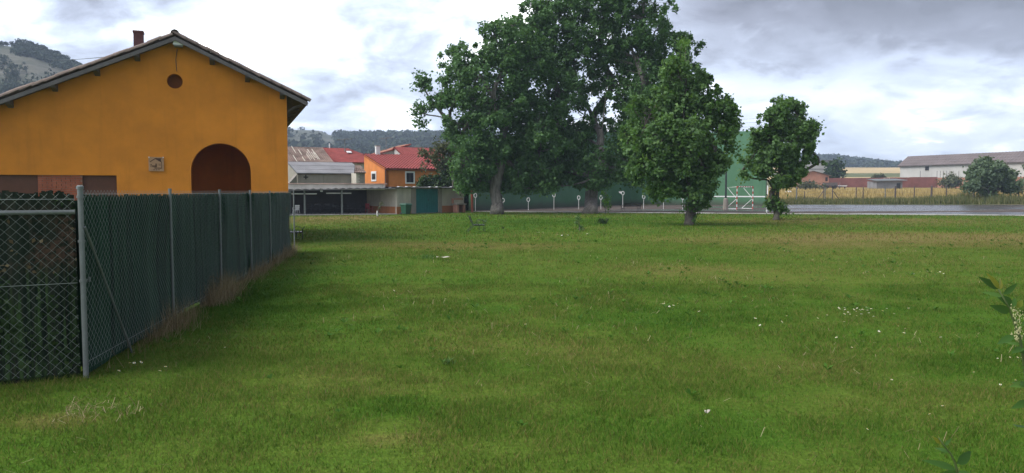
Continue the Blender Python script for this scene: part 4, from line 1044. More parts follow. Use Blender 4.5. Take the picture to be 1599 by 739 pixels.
# old brown roof and red roof behind
def long_roof(name, label, pxl, pxr, D, yE, yR, dn, mat, wall, cat='house', hip=0.0, rows=12, pitch=.24):
    C = xy(pxl, D); L_ = col_at(C, e, pxr); ze_ = zat(pxr, yE, (C + e * L_).y); zr_ = zat(pxl, yR, (C + n * dn).y)
    t = thing(name, label, cat, C); E_ = C + e * L_
    m = MB(); m.obox(C, e * L_, n * .3, UP * (ze_ - .05)); m.obox(C + n * (2 * dn - .3), e * L_, n * .3, UP * (ze_ - .05))
    for q in (C, E_ - e * .3):
        if hip and q is not C: m.obox(q + n * .3, e * .3, n * (2 * dn - .6), UP * (ze_ - .05)); continue
        pr = [q + n * .3, q + n * (2 * dn - .3), q + n * (2 * dn - .3) + UP * (ze_ - .06), q + n * dn + UP * (zr_ - .1), q + n * .3 + UP * (ze_ - .06)]
        m.add(pr + [p + e * .3 for p in pr], [(4, 3, 2, 1, 0), (5, 6, 7, 8, 9)] + [(i, (i + 1) % 5, 5 + (i + 1) % 5, 5 + i) for i in range(5)])
    m.build('wall', wall, t)
    r0, r1 = C + n * dn + UP * zr_ - e * .2, E_ + n * dn + UP * zr_ - e * hip + (e * .2 if not hip else e * 0)
    corr_roof('roof', mat, t, C - n * .3 - e * .2 + UP * (ze_ - .1), E_ - n * .3 + e * .2 + UP * (ze_ - .1), r0, r1, pitch, rows, .04, .035)
    corr_roof('roof', mat, t, C + n * (2 * dn + .3) - e * .2 + UP * (ze_ - .1), E_ + n * (2 * dn + .3) + e * .2 + UP * (ze_ - .1), r0, r1, pitch, rows, .04, .035)
    if hip: corr_roof('roof', mat, t, E_ - n * .3 + e * .22 + UP * (ze_ - .1), E_ + n * (2 * dn + .3) + e * .22 + UP * (ze_ - .1), r1, r1 + n * .02, pitch, rows, .03, .03)
    return t, C, E_, ze_, zr_
t, C, E_, ze_, zr_ = long_roof('old_house', 'house with an old brown tiled roof streaked with pale mortar', 428, 519, 83, 253.5, 228.5, 5.2, M_TILE_OLD, M_GREYWALL)
random.seed(6)
for k in range(13):
    a = random.uniform(1.2, (E_ - C).length - .2); f0 = random.uniform(0, .6); f1 = min(1, f0 + random.uniform(.2, .5)); dn = 5.2
    q0_ = C + e * a - n * .2 + UP * (ze_ - .02); q1_ = C + e * a + n * dn + UP * (zr_ + .08); m = MB(); m.tube([q0_.lerp(q1_, f0), q0_.lerp(q1_, f1)], .05, 5); m.build('mortar_line', M_CREAM, t)
t, C, E_, ze_, zr_ = long_roof('red_roofed_house', 'house with a hipped red tiled roof and one small skylight', 521, 600, 87, 253.5, 231.2, 4.6, M_TILE_RED, M_CREAM, hip=3.0)
a = col_at(C + n * 2.6, e, 543.5); q = C + e * a + n * 2.55 + UP * (ze_ + (zr_ - ze_) * .57 + .10); sd_ = (n * 4.6 + UP * (zr_ - ze_)).normalized()
m = MB(); m.obox(q, e * .55, sd_ * .6, e.cross(sd_) * .08); m.build('skylight', M_WHITE, t)
m = MB(); q = C + e * col_at(C + n * 4.6, e, 516) + n * 4.6 + UP * (zr_ - .2); m.tube([q, q + UP * .75], .07, 8); m.build('flue', M_WHITE, t)
# pale gabled house with a one way roof
C = xy(597, 93); L_ = col_at(C, e, 641); zl_ = zat(597, 240, 93); zr2 = zat(641, 226, (C + e * L_).y); dn = 4.5; E_ = C + e * L_
ph_ = thing('pale_house', 'pale pink walled house whose roof slants up to the right', 'house', C)
pr = [C, E_, E_ + UP * zr2, C + UP * zl_]; m = MB(); m.add(pr + [p + n * dn for p in pr], [(0, 1, 2, 3), (7, 6, 5, 4), (0, 4, 5, 1), (1, 5, 6, 2), (2, 6, 7, 3), (3, 7, 4, 0)]); m.build('wall', M_WHITEWALL, ph_)
corr_roof('roof', M_TILE_OLD if False else M_PINK, ph_, C - n * .2 - e * .6 + UP * (zl_ - .1), C + n * dn - e * .6 + UP * (zl_ - .1), E_ - n * .2 + e * .1 + UP * (zr2 + .08), E_ + n * dn + e * .1 + UP * (zr2 + .08), .3, 10, .04, .04)
m = MB(); a = C - n * .22 + UP * (zl_ + .0); b = E_ - n * .22 + UP * (zr2 + .0); m.tube([a - e * .6 - UP * .06, b], .06, 5); m.build('verge', M_TILE_RED, ph_)
# further red roof to the right of it
t, C, E_, ze_, zr_ = long_roof('red_house', 'house behind the orange one with a plain red roof half hidden by leaves', 638, 700, 89, 250, 230, 4.5, M_TILE_RED, M_WHITEWALL)
# television aerials
def aerial(px, pyt, pyb, D, label):
    q = P(px, pyb, D); t = thing('tv_aerial', label, 'aerial', q, .5); hh = (pyb - pyt) / F * D
    m = MB(); m.tube([(0, 0, -.6), (0, 0, hh)], .055, 6); m.build('mast', M_METAL, t, local=True)
    m = MB(); m.tube([(-.9, 0, hh * .8), (.9, 0, hh * .95)], .05, 5)
    for k in range(6): x = -.8 + k * .3; z = hh * .8 + (x + .9) / 1.8 * hh * .15; m.tube([(x, -.35, z), (x, .35, z)], .035, 4)
    m.tube([(-.5, -.5, hh * .62), (.5, .4, hh * 1.05)], .022, 4); m.build('elements', M_METAL, t, local=True)
aerial(538.5, 216, 231, 91, 'television aerial standing on the hipped red roof'); aerial(603, 214, 232, 96, 'television aerial above the pale house')
# ================================================================ PELOTA COURT WALLS
def green_paint():
    m, nt, b = new_mat('green_court_paint'); p = wpos(nt)
    a = noise(nt, p, .35, 6, .65); s1 = N(nt, 'ShaderNodeSeparateXYZ'); nt.links.new(p, s1.inputs[0])
    mp = N(nt, 'ShaderNodeMapping'); mp.inputs['Scale'].default_value = (1.2, 1.2, .10); nt.links.new(p, mp.inputs[0]); st = noise(nt, mp.outputs[0], 1, 5, .65)
    col = ramp2(nt, a, [(.3, (.052, .155, .070)), (.7, (.086, .21, .108))]); col = mixc(nt, smooth(nt, st, .5, .72, 0, .5), col, (.045, .115, .062))
    dirt = mth(nt, 'ADD', s1.outputs[2], mth(nt, 'MULTIPLY', a, -1.1)); col = mixc(nt, smooth(nt, dirt, -.5, .35, .75, 0), col, (.055, .048, .038))
    nt.links.new(col, b.inputs['Base Color']); b.inputs['Roughness'].default_value = .6
    bump(nt, b, noise(nt, p, 14, 4, .6), .2, .02); return m
M_GREEN = green_paint()
fr = thing('pelota_court', 'tall dark green court wall with a long side wall behind the poplars', 'court wall', A1)
nf = Vector((-dF.y, dF.x, 0)); nf = nf if nf.y > 0 else -nf; nsd = -dF        # away from the playing side
zF = zat(1150, 206, 94)
m = MB(); m.obox(A1 - dF * .6, dF * (FW + .6), nf * .6, UP * zF); m.build('front_wall', M_GREEN, fr)
SL = (A1 - A0).length
prof = [(0, 0), (SL, 0), (SL, zF), (SL * .62, zF), (SL * .60, 6.6), (SL * .30, 6.6), (SL * .28, 5.0), (0, 5.0)]
m = MB(); poly_plate(m, prof, [], lambda a, b: A0 + dS * a + UP * b, nsd * .5); m.build('side_wall', M_GREEN, fr)
def on_front(px): return col_at(A1, dF, px)
m = MB(); a = on_front(1092); b = FW; z = zat(1150, 307, 94); m.obox(A1 + dF * a - nf * .016 + UP * (z - .07), dF * (b - a - .05), nf * .012, UP * .14); m.build('painted_line', M_WHITE, fr)
m = MB(); a = on_front(1197); z2_ = zat(1197, 290, 92.5); m.obox(A1 + dF * a - nf * .016 + UP * (z + .072), dF * .13, nf * .012, UP * (z2_ - z - .07)); m.build('painted_line', M_WHITE, fr)
for px, dz in ((1152, 1.5), (1182, 1.6), (1120, 1.5), (1060, 1.5), (1010, 1.5)):
    q = A1 + dF * on_front(px) + nf * .3 + UP * zF; m = MB(); m.tube([q, q + UP * dz], .04, 6); m.build('net_post', M_METAL, fr)
m = MB()
for z in (.5, 1.0, 1.45): m.tube([A1 + nf * .3 + UP * (zF + z), A1 + dF * FW + nf * .3 + UP * (zF + z)], .012, 4)
m.build('net_wire', M_METAL, fr)
q = A1 + dF * on_front(1149) + nf * .1 + UP * (zF + 1.25); lt = thing('court_lamp', 'small floodlight standing on top of the green front wall', 'lamp', q)
m = MB(); m.obox(q - dF * .35 - nf * .3, dF * .9, nf * .25, UP * .14); m.build('housing', M_METAL, lt)
m = MB(); m.tube([q - UP * 1.25, q + UP * .02], .045, 6); m.tube([q - UP * .25 - dF * 1.2, q + dF * .1 + UP * .05], .035, 5); m.build('arm', M_METAL, lt)
q = G(1133, 327); pol = thing('lamp_post', 'dark lamp post on a concrete foot in front of the green wall', 'lamp post', q); zt_ = zat(1133, 215, q.y)
m = MB(); m.tube([q + UP * .9, q + UP * zt_], [.09, .06], 8); m.build('pole', M_DARKIRON, pol); m = MB(); m.tube([q, q + UP * .95, q + UP * 1.05], [.26, .22, .12], 8); m.build('foot', M_GREYWALL, pol)
m = MB(); m.obox(q + UP * zt_ - Vector((.25, .1, 0)), Vector((.5, 0, 0)), Vector((0, .25, 0)), UP * .18); m.build('lamp_head', M_DARKIRON, pol)
# ring posts along the court
ring_src = None; random.seed(12)
for k, (px, yt_, yb) in enumerate(((742.4, 302.4, 329.6), (785.4, 310, 329), (825, 309, 328.5), (865, 302, 327.5), (903.7, 306, 327), (938.2, 306, 327), (972.4, 299, 326), (1005, 305, 326), (1036, 304, 326.5), (1065.7, 306, 326.5))):
    q = G(px, yb); hh = zat(px, yt_, q.y)
    t = thing('ring_post', ('white ring post nearest the rust red pole', 'white ring post just right of the left poplar trunk', 'third white ring post from the left, before the green wall', 'white ring post midway between the two big poplar trunks', 'white ring post just left of the big poplar trunk',
              'white ring post just right of the big poplar trunk', 'tallest white ring post, with a small flag plate at its ring', 'white ring post beside the bench by the court', 'white ring post left of the front poplar', 'white ring post touching the front poplar trunk')[k], 'post', q, random.uniform(-.3, .3), 'white ring posts along the court')
    rr = .17; m = MB(); m.tube([(0, 0, 0.0), (0, 0, hh - 2 * rr)], .025, 8); m.build('pole', M_WHITE, t, local=True)
    m = MB(); m.tube([(rr * .75 * math.sin(a), 0, hh - rr - rr * math.cos(a)) for a in np.linspace(0, 2 * math.pi, 21)], .036, 6, cap=False); m.build('ring', M_WHITE, t, local=True)
    if k == 6: m = MB(); m.add([(-.42, -.02, hh - .02), (-.14, -.02, hh - .02), (-.18, -.02, hh - .24), (-.34, -.02, hh - .12), (-.42, .02, hh - .02), (-.14, .02, hh - .02), (-.18, .02, hh - .24), (-.34, .02, hh - .12)], [(0, 1, 2, 3), (7, 6, 5, 4), (0, 4, 5, 1), (1, 5, 6, 2), (2, 6, 7, 3), (3, 7, 4, 0)]); m.build('flag_plate', M_WHITE, t, local=True)
# handball goal
q = G(1150.5, 327.3); gw, gh = 2.95, zat(1150, 291, q.y); ga = math.atan2(.70, .72)
goal = thing('handball_goal', 'red and white striped handball goal without a net on the wet court', 'goal', q, ga)
def striped(name, p0, p1, r, parent, n_=10):
    p0, p1 = Vector(p0), Vector(p1)
    post = MB(); 
    for k in range(n_): post.tube([p0.lerp(p1, k / n_), p0.lerp(p1, (k + 1) / n_)], r, 4 if False else 8, mi=k % 2)
    return post.build(name, [M_RED, M_WHITE], parent, local=True)
striped('post', (0, 0, 0), (0, 0, gh), .05, goal, 9); striped('post', (gw, 0, 0), (gw, 0, gh), .05, goal, 9)
striped('crossbar', (.05, 0, gh - .04), (gw - .05, 0, gh - .04), .045, goal, 13)
for x in (0, gw):
    m = MB(); m.tube([(x, .03, gh - .05), (x, 1.0, gh - .12), (x, .1, gh * .50)], .03, 6); m.tube([(x, .1, gh * .44), (x, 1.15, .05)], .03, 6); m.tube([(x, .0, .04), (x, 1.15, .04)], .03, 6); m.build('stay', M_WHITE, goal, local=True)
m = MB(); m.tube([(0, 1.15, .05), (gw, 1.15, .05)], .03, 6); m.build('ground_bar', M_WHITE, goal, local=True)
q = G(1197, 333.5); m = MB(); m.tube([q, q + UP * zat(1197, 325, q.y)], .05, 8); m.tube([q + UP * zat(1197, 325, q.y), q + UP * (zat(1197, 325, q.y) + .03)], .06, 8); tag(m.build('bollard', M_WHITE), 'short white bollard at the court edge right of the goal', 'bollard')
# ---- benches
def bench(loc, rz, label, Lb=1.5, s=1.0, mat=None, group=None):
    t = thing('bench', label, 'bench', loc, rz, group); mat = mat or M_DARKIRON
    # x: seat depth (front +x), y: length
    for k, (x, z) in enumerate(((-.26, .385), (-.30, .47), (-.335, .555))):
        m = MB(); m.obox((x * s, -Lb / 2, z * s), (-.022 * s, 0, .055 * s), (0, Lb, 0), (.012 * s, 0, .006 * s)); m.build('back_slat', mat, t, local=True)
    for k in range(4):
        m = MB(); x = (-.20 + k * .115) * s; m.box(x, x + .08 * s, -Lb / 2, Lb / 2, .265 * s, .28 * s); m.build('seat_slat', mat, t, local=True)
    for y in (-Lb / 2 + .06, Lb / 2 - .06):
        m = MB(); m.tube([(.24 * s, y, 0), (.235 * s, y, .25 * s), (-.20 * s, y, .25 * s), (-.27 * s, y, .36 * s), (-.37 * s, y, .61 * s)], .013 * s, 6)
        m.tube([(-.20 * s, y, .25 * s), (-.46 * s, y, 0)], .012 * s, 6); m.tube([(.02 * s, y, .25 * s), (.02 * s, y, .06 * s)], .011 * s, 6)
        m.tube([(-.02 * s, y, .26 * s), (-.06 * s, y, .40 * s), (.04 * s, y, .475 * s), (.17 * s, y, .44 * s), (.24 * s, y, .37 * s), (.33 * s, y, .46 * s)], .011 * s, 6); m.tube([(.235 * s, y, .25 * s), (.24 * s, y, .37 * s)], .011 * s, 6)
        m.build('side_frame', mat, t, local=True)
    return t
bench(G(747, 361.5), .14, 'dark iron bench with reclined slatted back standing alone on the lawn', .75, 1.05)
bench(G(985, 331), 1.9, 'dark iron bench at the edge of the court right of the big poplar', 1.6, 1.15)
bench(G(462, 373.5), .25, 'dark iron bench with pale slats half hidden behind the far end of the fence', .8, .95)
# ================================================================ ACROSS THE WHEAT
def gz(p): return ground_z(p.x, p.y)
def lift(p): return Vector((p.x, p.y, gz(p)))
# long white warehouse
wa = P(1405.5, 270, 230); wb = P(1599, 270, 198); wa.z = wb.z = 0; ew = (wb - wa).normalized(); nw = Vector((-ew.y, ew.x, 0)); nw = nw if nw.x > 0 else -nw
Lw = (wb - wa).length * 1.7; ze = zat(1405.5, 259, 230); zg = 3.0; wr = 4.2; zr_ = zat(1421, 244.3, (wa + nw * wr).y)
wh = thing('warehouse', 'long white warehouse with a dark brown roof beyond the wheat', 'warehouse', wa)
m = MB(); m.obox(wa + UP * zg, ew * Lw, nw * .3, UP * (ze - zg)); m.obox(wa + nw * (2 * wr - .3) + UP * zg, ew * Lw, nw * .3, UP * (ze - zg))
for q in (wa, wa + ew * (Lw - .3)):
    pr = [q + nw * .3 + UP * zg, q + nw * (2 * wr - .3) + UP * zg, q + nw * (2 * wr - .3) + UP * ze, q + nw * wr + UP * (zr_ - .15), q + nw * .3 + UP * ze]
    m.add(pr + [p + ew * .3 for p in pr], [(4, 3, 2, 1, 0), (5, 6, 7, 8, 9)] + [(i, (i + 1) % 5, 5 + (i + 1) % 5, 5 + i) for i in range(5)])
m.build('wall', M_WHITEWALL, wh)
for sgn in (0, 1):
    ee = wa + nw * (-.5 if sgn == 0 else 2 * wr + .5) - ew * .6 + UP * (ze - .1)
    corr_roof('roof', M_DKROOF, wh, ee, ee + ew * (Lw + 1), wa + nw * wr - ew * .6 + UP * zr_, wa + nw * wr + ew * (Lw + .4) + UP * zr_, .9, 4, .06, .04, .1)
m = MB(); m.obox(wa - nw * .6 - ew * .6 + UP * (ze - .28), ew * (Lw + 1), nw * .08, UP * .16); m.build('gutter', M_WOODD, wh)
for a_, b_, y0_, y1_ in ((1442.5, 1448.5, 260, 266.5), (1562, 1566, 255, 260)):
    s0_, s1_ = col_at(wa, ew, a_), col_at(wa, ew, b_); q = wa + ew * s0_; m = MB(); z0_, z1_ = zat(a_, y1_, q.y), zat(a_, y0_, q.y)
    m.obox(q - nw * .05 + UP * z0_, ew * (s1_ - s0_), nw * .046, UP * (z1_ - z0_)); wi = m.build('window', M_GLASS, wh)
    m = MB(); m.obox(q - nw * .12 + UP * (z0_ - .12), ew * (s1_ - s0_), nw * .12, UP * .1); m.build('sill', M_CREAM, wi)
# burgundy wall before it
b0 = P(1294, 285, 202); b1 = P(1464, 285, 196); b2 = P(1620, 285, 188); zt0 = zat(1400, 277.2, 199)
for (a_, b_, mt, lb) in ((b0, b1, M_BURG, 'long burgundy rubble wall at the back of the wheat field'), (b1, b2, M_PINK, 'paler pink stretch of wall right of the burgundy wall')):
    a_ = Vector((a_.x, a_.y, 1.5)); b_ = Vector((b_.x, b_.y, 1.5)); d_ = b_ - a_; nn_ = Vector((-d_.y, d_.x, 0)).normalized() * .4
    wl = thing('field_wall', lb, 'wall', (a_.x, a_.y, 1.5)); k = 0; nB = int(d_.length / 6); random.seed(31)
    m = MB()
    for k in range(nB):
        m.obox(a_ + d_ * (k / nB) + (nn_ * .0), d_ / nB * .995, nn_, UP * (zt0 - 1.5 + random.uniform(-.12, .12)))
    m.build('masonry', mt, wl)
    m = MB()
    for k in range(nB): m.obox(a_ + d_ * (k / nB + .15 / nB) - nn_ * .12, d_ / nB * .06, nn_ * .1, UP * (zt0 - 1.6))
    m.build('buttress', mt, wl)
# posts standing behind the wall, before the warehouse
for k, px in enumerate((1437, 1463, 1468, 1473, 1478, 1483, 1488, 1497)):
    q = P(px, 278, 201 - k * .4); m = MB(); m.tube([Vector((q.x, q.y, 2.5)), Vector((q.x, q.y, zat(px, 267, q.y)))], .055, 6)
    tag(m.build('stake', M_WOODD), 'thin dark stake before the warehouse wall, %s from the left' % ORD[k], 'stake', 'stakes behind the field wall')
# white block house, brick shed and low hut
def block(name, label, cat, px0, px1, D, ytop, parts_mat, dep=8, yb=296, skew=.0):
    a_ = P(px0, yb, D); b_ = P(px1, yb, D + skew); a_.z = b_.z = 0
    d_ = (b_ - a_); ex = d_.normalized(); nx = Vector((-ex.y, ex.x, 0)); zb_ = 1.6
    t = thing(name, label, cat, (a_.x, a_.y, zb_)); zt_ = zat((px0 + px1) / 2, ytop, D)
    m = MB(); m.obox(Vector((a_.x, a_.y, zb_)), d_, nx * dep, UP * (zt_ - zb_)); m.build('wall', parts_mat, t)
    return t, a_, d_, ex, nx, zt_
t, a_, d_, ex, nx, zt_ = block('white_house', 'white flat topped house half hidden behind the small poplar', 'house', 1243, 1297, 225, 251.5, M_WHITEWALL, 9)
m = MB(); m.obox(a_ - nx * .3 - ex * .3 + UP * zt_, ex * (d_.length + .6), nx * 9.6, UP * .25); m.build('roof', M_FIBRE, t)
m = MB(); m.obox(a_ - nx * .06 + UP * zat(1270, 264.6, 225), ex * d_.length, nx * .055, UP * .14); m.build('ledge', M_WOODD, t)
t, a_, d_, ex, nx, zt_ = block('brick_shed', 'old pink brick shed with a sagging tiled roof beyond the wheat', 'shed', 1250, 1294, 196, 275, M_PINK, 6, 297)
zc2 = zat(1268, 267.5, 199); mid = a_ + ex * d_.length * .42
corr_roof('roof', M_TILE_OLD, t, a_ - ex * .5 - nx * .4 + UP * (zt_ + .05), a_ - ex * .5 + nx * 6.2 + UP * (zt_ + .05), mid - nx * .4 + UP * zc2, mid + nx * 6.2 + UP * zc2, .4, 8, .05, .04)
corr_roof('roof', M_TILE_OLD, t, a_ + ex * (d_.length + .5) - nx * .4 + UP * (zt_ + .05), a_ + ex * (d_.length + .5) + nx * 6.2 + UP * (zt_ + .05), mid - nx * .4 + UP * zc2, mid + nx * 6.2 + UP * zc2, .4, 8, .05, .04)
pr = [a_ + UP * zt_, a_ + d_ + UP * zt_, mid + UP * (zc2 - .1)]; m = MB(); m.add(pr + [p + nx * .3 for p in pr], [(0, 1, 2), (5, 4, 3), (0, 3, 4, 1), (1, 4, 5, 2), (2, 5, 3, 0)]); m.build('gable', M_PINK, t)
for p0_, p1_, y0_, y1_ in ((1262, 1265.5, 283, 286), (1287.5, 1291, 277, 283)):
    s0_ = col_at(a_, ex, p0_); s1_ = col_at(a_, ex, p1_); m = MB(); m.obox(a_ + ex * s0_ - nx * .05 + UP * zat(p0_, y1_, 196), ex * (s1_ - s0_), nx * .046, UP * (zat(p0_, y0_, 196) - zat(p0_, y1_, 196))); m.build('window', M_BLACK, t)
s0_ = col_at(a_, ex, 1270); s1_ = col_at(a_, ex, 1282); m = MB(); m.obox(a_ + ex * s0_ - nx * .08 + UP * 1.7, ex * (s1_ - s0_), nx * .07, UP * (zat(1275, 277.5, 196) - 1.7)); m.build('door', M_PINK, t)
t, a_, d_, ex, nx, zt_ = block('low_hut', 'low grey hut with a ragged sheet roof before the burgundy wall', 'hut', 1369, 1409, 186, 283, M_FIBRE, 5, 293)
corr_roof('roof', M_METAL, t, a_ - ex * .6 - nx * .7 + UP * (zt_ + .05), a_ + d_ + ex * .9 - nx * .7 + UP * (zt_ + .2), a_ - ex * .3 + nx * 5 + UP * (zt_ + .55), a_ + d_ + ex * .7 + nx * 5 + UP * (zt_ + .65), .5, 4, .04, .02)
m = MB(); m.obox(a_ + ex * 1.6 - nx * .04 + UP * 2.3, ex * 2.6, nx * .036, UP * (zt_ - 2.8)); m.build('panel', M_FIBRE, t); m = MB(); m.obox(a_ + ex * 4.8 - nx * .04 + UP * 2.0, ex * .9, nx * .036, UP * (zt_ - 2.5)); m.build('opening', M_BLACK, t)
q = P(1385, 281, 191); m = MB(); m.obox(q - Vector((.8, 0, .5)), Vector((1.6, 0, 0)), Vector((0, .8, 0)), UP * .15); fr_ = thing('wooden_crate', 'pale open frame standing on top of the low grey hut', 'crate', q - UP * .5); m.build('base', M_WOODD, fr_)
m = MB()
for x in (-.75, .65): m.obox(q + Vector((x, 0, -.35)), Vector((.1, 0, 0)), Vector((0, .1, 0)), UP * .75)
m.obox(q + Vector((-.75, 0, .40)), Vector((1.5, 0, 0)), Vector((0, .1, 0)), UP * .1); m.obox(q + Vector((-.6, .3, -.3)), Vector((1.2, 0, 0)), Vector((0, .06, 0)), UP * .55); m.build('frame', M_CREAM, fr_)
# trailer and plank stack near the shed
q = P(1297, 295, 184); q.z = gz(q); tr = thing('farm_trailer', 'dark farm trailer parked in the field before the brick shed', 'trailer', q, -.15)
m = MB(); m.box(-1.7, 1.4, -.7, .7, .62, .74); m.build('bed', M_DARKIRON, tr, local=True)
for y in (-.7, .64): m = MB(); m.box(-1.7, 1.4, y, y + .06, .74, 1.5); m.build('side_board', M_WOODD, tr, local=True)
for x in (-1.7, 1.34): m = MB(); m.box(x, x + .06, -.64, .64, .74, 1.45); m.build('end_board', M_WOODD, tr, local=True)
for x in (-1.0, .8):
    for y in (-.82, .66): m = MB(); m.tube([(x, y, .42), (x, y + .16, .42)], .42, 14); m.build('wheel', M_BLACK, tr, local=True)
m = MB(); m.tube([(1.4, 0, .66), (3.0, .1, .55)], .06, 6); m.tube([(2.0, 0, .6), (2.1, 0, 1.55)], .05, 6); m.build('drawbar', M_METAL, tr, local=True)
q = P(1315, 294, 186); q.z = gz(q); ps = thing('plank_stack', 'white planks on trestles beside the farm trailer', 'planks', q)
for k in range(3): m = MB(); m.box(-1.0 + .1 * k, 1.0 + .05 * k, -.3, .3, .55 + k * .09, .62 + k * .09); m.build('plank', M_WHITE, ps, local=True)
for x in (-.7, .6): m = MB(); m.box(x, x + .1, -.3, .3, -.1, .548); m.build('trestle', M_WOODD, ps, local=True)
q = P(1231, 297, 150); q.z = gz(q); sk = thing('white_sack', 'white sack standing in the wheat right of the small poplar', 'sack', q)
m = MB(); m.lathe([(-.1, .36), (.15, .42), (.45, .40), (.68, .30), (.78, .12), (.86, .16)], (0, 0, 0), 10); m.build('bag', M_WHITE, sk, local=True, smooth=True)
# field fence posts with wires
posts = [(1243.5, 316.0, 293, .11, M_METAL), (1256.4, 306, 299, .09, M_WOODD), (1285.5, 316, 291, .08, M_WOODD), (1288, 315, 294, .10, M_METAL), (1299.7, 314, 293.5, .10, M_WOODD), (1336.5, 314, 293, .09, M_WOODD), (1347.5, 314, 292.5, .085, M_WOODD), (1382, 315, 291.5, .09, M_METAL),
         (1397.8, 315, 291, .15, M_WOODD), (1427.3, 314.5, 291, .09, M_WOODD), (1454.2, 314, 290.5, .17, M_WOODD), (1477.5, 315, 289.5, .09, M_WOODD), (1519.8, 315.5, 297, .12, M_WOODD), (1531.5, 315.5, 299, .11, M_WOODD), (1590.3, 315, 290, .11, M_WOODD)]
LB = ('pale square fence post nearest the small poplar', 'very short fence post second from the small poplar', 'thin dark fence post with a slanting brace on its left', 'pale fence post close beside the braced dark one', 'fence post with a long slanting brace on its right', 'fence post in front of the middle of the burgundy wall, left of a pair', 'fence post in front of the middle of the burgundy wall, right of a pair', 'thin pale fence post before the low hut', 'thick timber fence post right of the low hut',
      'thin fence post before the left end of the warehouse', 'thickest brown fence post before the warehouse', 'fence post midway between the thickest post and the round tree', 'fence post under the left side of the round tree', 'fence post just left of the round tree stem', 'braced fence post at the right edge of the view')
tops = []
for (px, yb, yt_, w_, mt), lb in zip(posts, LB):
    D = 105 + .3 * math.sin(px); q = P(px, yb, D); q = lift(q); zt_ = zat(px, yt_, D); t = thing('fence_post', lb, 'fence post', q, random.uniform(0, .5), 'posts of the field fence')
    m = MB(); hh = zt_ - q.z; w_ *= .62; m.box(-w_ * .8, w_ * .8, -w_ * .8, w_ * .8, -.15, hh); m.add([(-w_ * .8, -w_ * .8, hh), (w_ * .8, -w_ * .8, hh), (w_ * .8, w_ * .8, hh), (-w_ * .8, w_ * .8, hh), (0, 0, hh + .05)], [(0, 1, 4), (1, 2, 4), (2, 3, 4), (3, 0, 4)]); m.build('stake', mt, t, local=True)
    if px in (1285.5, 1299.7, 1590.3):
        for sg in ({1285.5: (-1,), 1299.7: (1,), 1590.3: (-1, 1)}[px]):
            m = MB(); m.tube([(0, -.15, hh * .75), (sg * 1.25, -.3, -.05)], .05, 6); m.build('brace', mt, t, local=True)
    tops.append((q, hh))
m = MB()
for (qa, ha), (qb, hb_) in zip(tops[:-1], tops[1:]):
    for f in (.35, .62, .9): m.tube([qa + UP * ha * f, (qa + qb) / 2 + UP * (f * (ha + hb_) / 2 - .03), qb + UP * hb_ * f], .010, 3, cap=False)
tag(m.build('fence_wire', M_METAL), 'thin wires strung between the posts of the field fence', 'wire')
# ================================================================ TREES
def bark(name, lo, hi):
    m, nt, b = new_mat(name); p = wpos(nt)
    mp = N(nt, 'ShaderNodeMapping'); mp.inputs['Scale'].default_value = (7, 7, 1.1); nt.links.new(p, mp.inputs[0])
    a = noise(nt, mp.outputs[0], 1.0, 6, .65, .4); g = noise(nt, p, 1.3, 4, .6)
    col = ramp2(nt, a, [(.3, lo), (.68, hi)]); col = mixc(nt, smooth(nt, g, .45, .7, 0, .5), col, (.05, .06, .035))
    nt.links.new(col, b.inputs['Base Color']); b.inputs['Roughness'].default_value = .9; bump(nt, b, a, .9, .05); return m
M_BARK = bark('poplar_bark', (.055, .047, .04), (.24, .215, .19)); M_BARKD = bark('dark_bark', (.035, .03, .024), (.13, .11, .09))
L_DARK = leaf_mat('poplar_leaves', (.022, .068, .013), (.058, .150, .033), (.14, .26, .07), (.13, .22, .10), .32, .5)
L_MID = leaf_mat('young_poplar_leaves', (.028, .080, .012), (.070, .172, .030), (.17, .29, .062), (.15, .23, .11), .35, .5)
L_WEED = leaf_mat('weed_leaves', (.03, .085, .010), (.06, .15, .018), (.12, .23, .035), None, .3, .7)
L_WILLOW = leaf_mat('round_tree_leaves', (.05, .10, .04), (.105, .17, .075), (.19, .25, .12), (.15, .2, .14), .3, .5)
L_BUSH = leaf_mat('laurel_leaves', (.014, .034, .010), (.03, .064, .018), (.065, .105, .03), None, .2, .4)
L_OLIVE = leaf_mat('olive_leaves', (.035, .05, .018), (.075, .09, .035), (.14, .15, .07), (.16, .18, .11), .3, .5)
L_PINE = leaf_mat('pine_needles', (.012, .024, .012), (.024, .042, .022), (.045, .065, .035), None, .1, .7)
L_SCRUB = leaf_mat('hill_scrub', (.016, .030, .014), (.032, .048, .024), (.065, .078, .042), None, .1, .8)
def unit(n, r):
    v = r.randn(n, 3); return v / np.linalg.norm(v, axis=1, keepdims=True)
def leaf_quads(C, Nrm, size, r, asp=.8, fold=.18):
    """leaf shaped quads: C centres, Nrm face normals"""
    n = len(C); t = np.cross(Nrm, unit(n, r)); t /= np.linalg.norm(t, axis=1, keepdims=True) + 1e-9; s = np.cross(Nrm, t)
    L = (size * (0.6 + .8 * r.rand(n)))[:, None]
    V = np.stack([C - t * L * .5, C + s * L * .5 * asp - t * L * .08 + Nrm * L * fold, C + t * L * .5, C - s * L * .5 * asp - t * L * .08 + Nrm * L * fold], 1)
    return V.reshape(-1, 3), np.arange(n * 4).reshape(n, 4)
